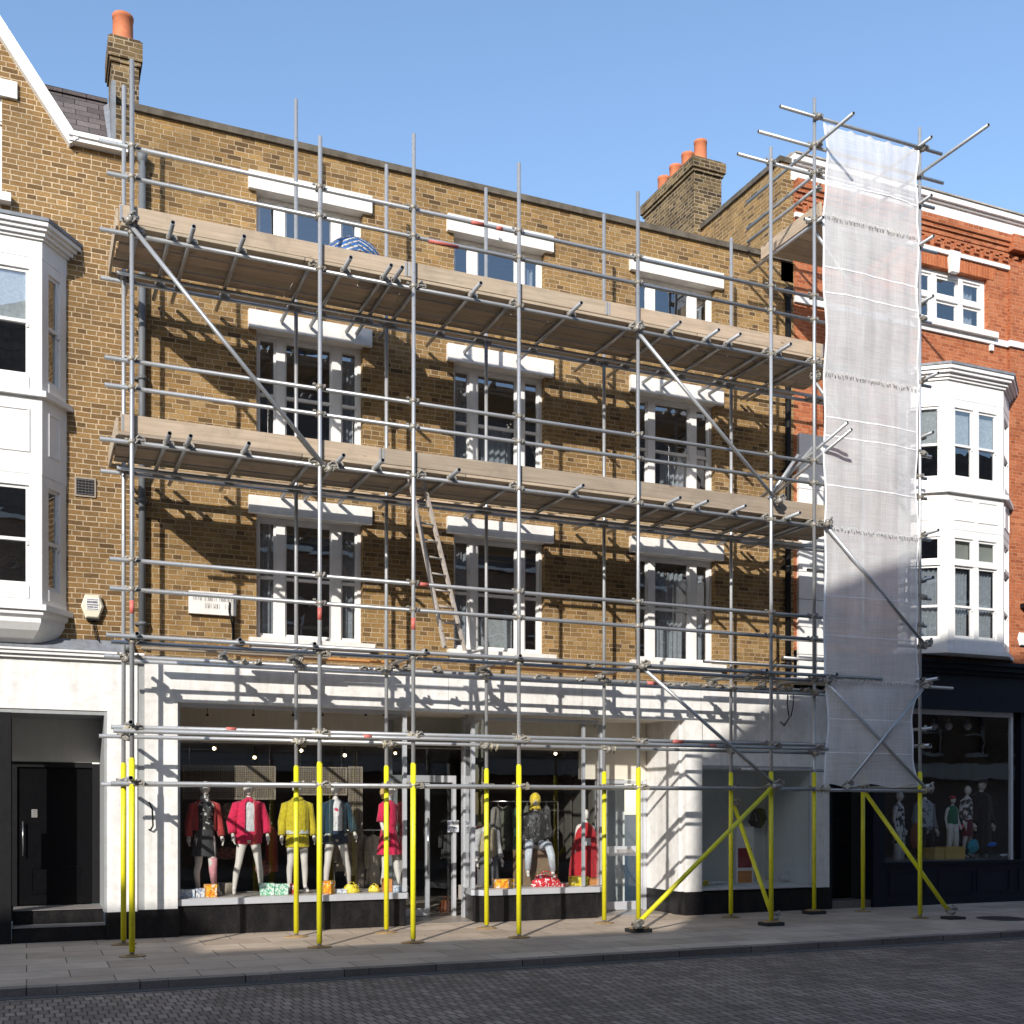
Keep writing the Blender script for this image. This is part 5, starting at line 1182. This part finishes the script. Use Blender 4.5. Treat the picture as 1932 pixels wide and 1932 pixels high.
# boxes, bags
printed('print_blue', (.45, .55, .68), [(.70, .74, .78), (.25, .36, .55), (.80, .80, .80)], 44); printed('print_orange', (.85, .38, .02), [(.90, .55, .05), (.85, .80, .70), (.75, .22, .02)], 37)
printed('print_green', (.20, .55, .32), [(.75, .80, .76), (.10, .42, .25), (.70, .78, .72)], 51); printed('print_yellow', (.80, .62, .03), [(.85, .75, .2), (.3, .22, .02), (.8, .6, .03)], 37)
printed('print_white', (.72, .72, .72), [(.2, .25, .4), (.75, .75, .75), (.45, .5, .6)], 44); printed('print_red', (.62, .02, .03), [(.80, .70, .70), (.62, .02, .03), (.5, .02, .03)], 40)
def carton(px0, px1, py0, y, mat, label, dp=.16, name='box', zb=None, rz=None):
    zb = FZ if zb is None else zb; x0, z1 = at(px0, py0, y); x1 = at(px1, py0, y)[0]; cx = (x0+x1)/2; h = z1-zb
    o = thing(name, label, 'box', (cx, y+dp/2, zb)); F = Frame(o, random.uniform(-.12, .12) if rz is None else rz, 1); w2 = (x1-x0)/2
    m = MB(); m.box(-w2, w2, -dp/2, dp/2, 0, h*.82); F.add(m, 'box_base', mat); m = MB(); m.box(-w2-.004, w2+.004, -dp/2-.004, dp/2+.004, h*.72, h); F.add(m, 'lid', mat)
for a in ((341, 368, 1679, .30, 'print_blue', 'blue and white printed box at the left corner of the big window'), (369, 386, 1677, .32, 'print_white', 'narrow white printed box next to the orange one, left in the big window'), (388, 409, 1669, .30, 'print_orange', 'tall orange printed box at the feet of the coral jacket mannequin'),
          (492, 518, 1667, .34, 'print_green', 'green printed box, left of a pair in the big window'), (519, 544, 1668, .34, 'print_green', 'green printed box, right of a pair in the big window'),
          (612, 633, 1662, .30, 'print_orange', 'orange printed box leaning by the teal jacket mannequin'), (634, 655, 1678, .30, 'print_white', 'small white picture box in front of the teal jacket mannequin'),
          (725, 740, 1658, .32, 'orange_board', 'tall plain orange box behind the pink dress mannequin'), (743, 769, 1671, .28, 'print_blue', 'pale blue printed box at the right corner of the big window'),
          (552, 560, 1668, .40, 'print_red', 'thin red striped packet beside the green boxes'),
          (936, 970, 1659, .40, 'print_orange', 'orange printed box at the left of the middle window'), (1052, 1068, 1668, .36, 'print_red', 'red and white box left of the crumpled red bag'), (1080, 1110, 1654, .42, 'print_yellow', 'yellow printed box under the crimson cape'), (1113, 1129, 1656, .46, 'orange_board', 'plain orange box right of the yellow one under the crimson cape'), (1062, 1078, 1680, .50, 'orange_board', 'flat orange box between the red bag and the yellow box')):
    carton(*a)
carton(608, 630, 1676, .95, plain('olive_box', (.15, .14, .03), .7), 'olive storage box behind the yellow mannequin')
def bag(px, py, y, w_, h_, mat, label, name='bag', zb=None, seed=1):
    zb = FZ if zb is None else zb; x, _ = at(px, py, y); o = thing(name, label, name, (x, y, zb)); rr = random.Random(seed)
    m = MB(); rs = []
    for i in range(8):
        t = i/7; k = (1.0, 1.08, 1.08, 1.0, .92, .85, .8, .72)[i]; rs.append([(x+w_*k*math.cos(a)*(1+rr.uniform(-.09, .09)), y+.09*k*math.sin(a), zb+h_*t*(1+.08*math.cos(a*3+i))) for a in [2*math.pi*j/18 for j in range(18)]])
    m.rings(rs, smooth=False); m.build('bag_body', mat, o)
    m = MB(); m.path([(x-w_*.4, y, zb+h_*.95), (x-w_*.25, y, zb+h_*1.3), (x+w_*.25, y, zb+h_*1.3), (x+w_*.4, y, zb+h_*.95)], .008); m.build('handle', mat, o); return o
bag(663, 1690, .38, .13, .13, 'print_yellow', 'yellow patterned bag right of the teal jacket mannequin'); bag(706, 1690, .45, .09, .10, 'print_yellow', 'small yellow and black bag left of the pink dress mannequin', seed=3)
bag(1030, 1690, .48, .26, .20, 'print_red', 'crumpled red and white bag in the middle window', seed=5)
m = MB(); xb_, _ = at(428, 1690, .9); m.loft([(xb_, .9, FZ, .15, .12), (xb_, .9, FZ+.17, .2, .15), (xb_, .9, FZ+.18, .18, .13), (xb_, .9, FZ+.04, .14, .1)], n=4, a0=math.pi/4, a1=math.pi/4+2*math.pi); tag(m.build('storage_bin', 'taupe_coat'), 'grey brown open bin between the two left mannequins', 'bin')
bag(842, 1690, 2.0, .14, .22, plain('tan_leather', (.38, .10, .03), .5), 'orange brown leather bag on the floor inside the shop door', zb=.02, seed=8)
m = MB(); x0, z0 = at(845, 1570, 1.42); x1, z1 = at(866, 1548, 1.42); m.box(x0, x1, 1.43, 1.435, z0, z1); tag(m.build('notice', 'print_white'), 'small printed notice taped inside the glass beside the shop door', 'notice')
m = MB(); m.path([(1.66, -.03, 2.0), (1.66, -.09, 2.0), (1.70, -.11, 1.9), (1.71, -.11, 1.66), (1.68, -.09, 1.6), (1.66, -.03, 1.6)], .012); tag(m.build('wall_hook', 'iron_black'), 'black curved hook fixed to the white pier beside the first yellow poles', 'hook')
for pts, lb in (([(12.86, -.06, 5.0), (12.84, -.12, 4.75), (12.70, -.14, 4.62), (12.62, -.12, 4.42), (12.55, -.1, 4.28)], 'slack black cable hanging on the brick beside the black drainpipe'),
        ([(13.0, -.18, 4.12), (12.97, -.2, 3.85), (13.03, -.18, 3.6), (12.9, -.2, 3.45), (12.82, -.2, 3.52)], 'slack black cable dangling over the white fascia above the white display'),
        ([(13.12, -.2, 4.1), (13.10, -.2, 3.8), (13.05, -.2, 3.62)], 'short black cable end over the white fascia near the netting')):
    m = MB(); m.path(pts, .011, 6); tag(m.build('cable', 'iron_black'), lb, 'cable')
# timber shelves at the right of the middle window
SH = thing('shelf_unit', 'tall open shelf unit with thin wooden shelves at the right of the middle window', 'shelves', (at(1112, 1600, 2.4)[0], 2.4, 0)); m = MB(); x0 = at(1072, 1500, 2.4)[0]; x1 = at(1145, 1500, 2.4)[0]
m.box(x0, x0+.03, 2.3, 2.6, 0, 2.55).box(x1, x1+.03, 2.3, 2.6, 0, 2.55); m.build('upright', 'dim_wall', SH)
for py in (1415, 1466, 1505): z = at(1110, py, 2.3)[1]; m = MB(); m.box(x0+.03, x1, 2.3, 2.6, z-.015, z+.015); m.build('shelf', 'shop_shelf', SH)
# ceiling spots
def spot(px, py, y, label, col='chrome', glow=True, zc=3.0):
    x, z = at(px, py, y); o = thing('spotlight', label, 'spotlight', (x, y, zc), 'small ceiling spotlights in the shops'); m = MB(); m.tube((x, y, z+.04), (x, y, zc), .008, n=6); m.build('stem', 'iron_black', o)
    m = MB(); m.tube((x, y-.03, z-.01), (x+.02, y+.03, z+.06), .045, .03, n=12); m.build('housing', col, o)
    if glow: m = MB(); m.ell((x-.004, y-.034, z-.014), .028, .020, .024, 10, 6); m.build('bulb', 'lamp_glow', o)
for a in ((404, 1411, 1.8, 'warm ceiling spotlight, leftmost above the big window display'), (480, 1428, 2.4, 'warm ceiling spotlight above the hot pink mannequin'), (568, 1415, 1.8, 'warm ceiling spotlight above the yellow mannequin'), (650, 1424, 2.0, 'warm ceiling spotlight above the teal jacket mannequin'), (745, 1420, 2.2, 'warm ceiling spotlight above the pink dress mannequin'), (730, 1438, 2.8, 'dim ceiling spotlight left of the door'), (1047, 1421, 2.0, 'warm ceiling spotlight above the seated mannequin'), (1083, 1413, 2.5, 'warm ceiling spotlight above the crimson cape')): spot(*a)
for px in (391, 478, 553, 608, 690, 725, 880, 945, 992, 1065, 1128):      # hanging hooks under the cream soffit
    x, z = at(px, 1345, .7); m = MB(); m.tube((x, .7, z-.02), (x, .7, 3.52), .006, n=6).box(x-.02, x+.02, .68, .72, z-.05, z-.02); tag(m.build('ceiling_hook', 'iron_black'), 'thin hanging hook under the cream soffit of the shop windows', 'hook', 'hooks under the cream soffit')

# right hand white display
FZ3 = .484
def blob(px, py, y, w_, h_, mat, label, name, seed, zb):
    x, z = at(px, py, y); rr = random.Random(seed); m = MB(); rs = []
    for i in range(9):
        t = i/8; k = math.sin(math.pi*(.12+.8*t))**.6; rs.append([(x+w_*k*(1+rr.uniform(-.16, .16))*math.cos(a)+(t-.5)*w_*.4, y+.07*k*math.sin(a), (z if zb is None else zb)+h_*t*(1+.06*math.cos(a*4+i))) for a in [2*math.pi*j/16 for j in range(16)]])
    m.rings(rs, smooth=True); return tag(m.build(name, mat), label, name.replace('_', ' '))
blob(1430, 1562, 1.2, .19, .38, 'black_leather', 'black leather hood hung in the white display box', 'hooded_top', 2, None); blob(1482, 1552, 1.25, .17, .34, 'white_tee', 'white draped scarf hung beside the black hood', 'draped_scarf', 3, None)
BD = thing('display_board', 'white standing board with one crimson and one orange picture in the white display box', 'display board', (at(1412, 1690, .8)[0], .85, FZ3)); x0 = at(1389, 1690, .85)[0]; x1 = at(1422, 1690, .85)[0]
m = MB(); m.box(x0, x1, .85, .88, FZ3, at(1400, 1560, .85)[1]); m.build('panel', 'white_paint', BD)
for (p0, p1, mt_) in ((1600, 1637, 'dark_red'), (1643, 1682, 'orange_board')): m = MB(); m.box(x0+.04, x1-.05, .838, .848, at(1400, p1, .85)[1], at(1400, p0, .85)[1]); m.build('picture', mt_, BD)
blob(1490, 1690, .7, .26, .2, 'white_tee', 'heap of white fabric on the floor of the white display box', 'fabric_heap', 6, FZ3); blob(1352, 1690, .5, .26, .07, 'white_tee', 'flat white cloth at the left of the white display box', 'cloth', 7, FZ3); blob(1331, 1690, .4, .06, .10, 'print_yellow', 'small yellow patterned pouch in the left corner of the white display box', 'pouch', 8, FZ3)
# navy shop window
NZ = .863
def navyx(px, y): return at(px, 1600, y)[0]
t_, D, F = mannequin('mannequin', 'tall mannequin in a black coat and black cap in the navy shop window', (navyx(1851, .9), .9, NZ-.3), .1, h=1.12)
F.add(torso(.35, 1.50, .24, .21, 0, .16, .04), 'coat', cloth('black_coat', (.010, .010, .012))); F.add(sleeves(D, .095, .07), 'sleeves', 'black_coat'); m = MB(); m.loft([(0, -.01, 1.71, .095, .11), (0, -.01, 1.79, .095, .105), (0, 0, 1.80, .06, .07)]); m.box(-.07, .07, -.19, -.10, 1.71, 1.72); F.add(m, 'cap', 'charcoal')
t_, D, F = mannequin('mannequin', 'child mannequin in green top, white trousers and red cap in the navy shop window', (navyx(1797, .7), .7, NZ+.06), 0, h=.70)
F.add(torso(.95, 1.48, .19, .19), 'top', cloth('deep_green', (.012, .15, .08))); F.add(legs_cloth(D, .12), 'trousers', cloth('off_white', (.62, .61, .57))); m = MB(); m.ell((0, 0, 1.74), .10, .11, .07); F.add(m, 'cap', 'coral_red')
t_, D, F = mannequin('mannequin', 'mannequin in a grey shirt standing behind the yellow pole in the navy shop window', (navyx(1748, .9), .95, NZ-.35), 0, head=False, h=1.05)
F.add(torso(.9, 1.48, .19, .19), 'shirt', cloth('steel_shirt', (.36, .40, .43), ((.08, .10, .12), 7, .5))); F.add(sleeves(D), 'sleeves', cloth('steel_sleeve', (.20, .23, .25))); F.add(legs_cloth(D, .3), 'trousers', 'black_coat')
t_, D, F = mannequin('mannequin', 'small mannequin in a patterned black and white top beside the green one', (navyx(1828, .8), .85, NZ+.0), .3, h=.86)
F.add(torso(.95, 1.48, .18, .18), 'top', 'scarf'); F.add(sleeves(D, .07, .05), 'sleeves', 'scarf'); F.add(skirt(.55, 1.0, .2, .15), 'skirt', cloth('plum', (.12, .01, .03)))
t_, D, F = mannequin('mannequin', 'mannequin in a black and white printed shawl at the left of the navy shop window', (navyx(1702, .7), .8, NZ-.2), .5, h=.9)
F.add(torso(.6, 1.48, .22, .19), 'shawl', 'scarf'); F.add(legs_cloth(D, .1), 'trousers', 'off_white')
blob(1836, 1610, .65, .15, .28, cloth('teal_cloth', (.02, .26, .33)), 'teal folded garment hung in the navy shop window', 'folded_garment', 9, None)
blob(1872, 1598, .7, .12, .10, cloth('bright_blue', (.02, .14, .55)), 'bright blue folded cloth at the right of the navy shop window', 'folded_cloth', 10, None); blob(1812, 1565, .8, .08, .10, 'hot_pink', 'bright pink scarf knotted beside the teal garment', 'knotted_scarf', 12, None)
blob(1896, 1618, .6, .18, .09, 'scarf', 'patterned cloth heap at the right corner of the navy shop window', 'cloth_heap', 13, NZ)
for (p0, p1, py, lb) in ((1786, 1820, 1598, 'wide gold and blue box under the child mannequin in the navy window'), (1762, 1782, 1600, 'narrow gold box left of the child mannequin in the navy window')): carton(p0, p1, py, .55, plain('gold_box', (.50, .33, .09), .6), lb, zb=NZ, dp=.3)
blob(1727, 1600, .9, .14, .5, cloth('rust_cloth', (.18, .05, .02)), 'rust coloured clothes hanging behind the slanting yellow brace', 'hanging_clothes', 14, None)
for i, px in enumerate((1762, 1790, 1826)):
    x, z = at(px, 1366, .6); o = thing('spotlight', ('leftmost', 'middle', 'rightmost')[i]+' of three white globe spotlights in the navy shop window', 'spotlight', (x, .6, 3.9), 'globe spotlights in the navy shop'); m = MB(); m.tube((x, .6, z), (x, .6, 3.9), .010, n=6); m.build('stem', 'chrome', o)
    m = MB(); m.ell((x, .6, z-.05), .075, .075, .08); m.build('housing', 'white_tee', o)

# ================================================================== houses across the street (behind the camera): they cast the shade and stand in the glass
def opposite(x0, x1, z1, name, label, gable=None, mat='far_brick', pitch=0):
    o = thing(name, label, 'building', ((x0+x1)/2, -20.3, 0)); hs = []
    xw = x0+.9
    fl = [z for z in (4.3, 7.4, 10.5, 13.4) if z+1.9 < z1]
    while xw < x1-1.6:
        for z in fl: hs.append((xw, xw+1.15, z, z+1.75))
        xw += 2.5
    m = MB(); wall(m, x0, x1, 3.8, z1, -20.3, -20.0, hs); m.box(x0, x1, -29, -20.301, 0, z1-.3); m.build('wall', mat, o)
    m = MB(); m.box(x0, x1, -20.35, -19.85, z1-.01, z1+.12) if not gable else m.box(x0, x1, -20.3, -19.95, z1, z1+.05); m.build('coping', 'white_stone', o)
    m = MB(); m.box(x0, x1, -20.0, -19.9, 3.2, 3.9).box(x0, x0+.4, -20.0, -19.9, 0, 3.2).box(x1-.4, x1, -20, -19.9, 0, 3.2); m.build('fascia', 'white_render', o)
    for h in hs:
        m = MB(); a, b, c, d = h; m.box(a, b, -20.12, -20.08, c, c+.08).box(a, b, -20.12, -20.08, d-.08, d).box(a, a+.08, -20.12, -20.08, c+.08, d-.08).box(b-.08, b, -20.12, -20.08, c+.08, d-.08).box(a+.08, b-.08, -20.12, -20.08, (c+d)/2-.03, (c+d)/2+.03)
        m.box(a-.1, b+.1, -20.02, -19.92, c-.12, c-.001); m.build('window', 'white_paint', o)
    if gable:
        ga, gb, gz = gable; m = MB(); m.prism([(ga, z1), (gb, z1), (gb, gz), ((ga+gb)/2-.2, gz)], -29, -20.3); m.build('gable', mat, o)
    return o
opposite(-90, -13.7, 12.2, 'brick_house', 'plain brick house across the street, the farther left of those behind the camera')
opposite(-13.69, -5.81, 10.56, 'brick_house', 'low brick house across the street in the middle of those behind the camera')
OB = opposite(-5.8, 95, 10.5, 'brick_house', 'tall brick house with a steep roof across the street behind the camera')
m = MB(); m.prism([(-4.95, 10.5), (95, 10.5), (95, 17.0), (0, 17.0), (-3.3, 15.8), (-4.85, 14.8)], -29, -20.001); m.build('mansard_roof', 'slate', OB)
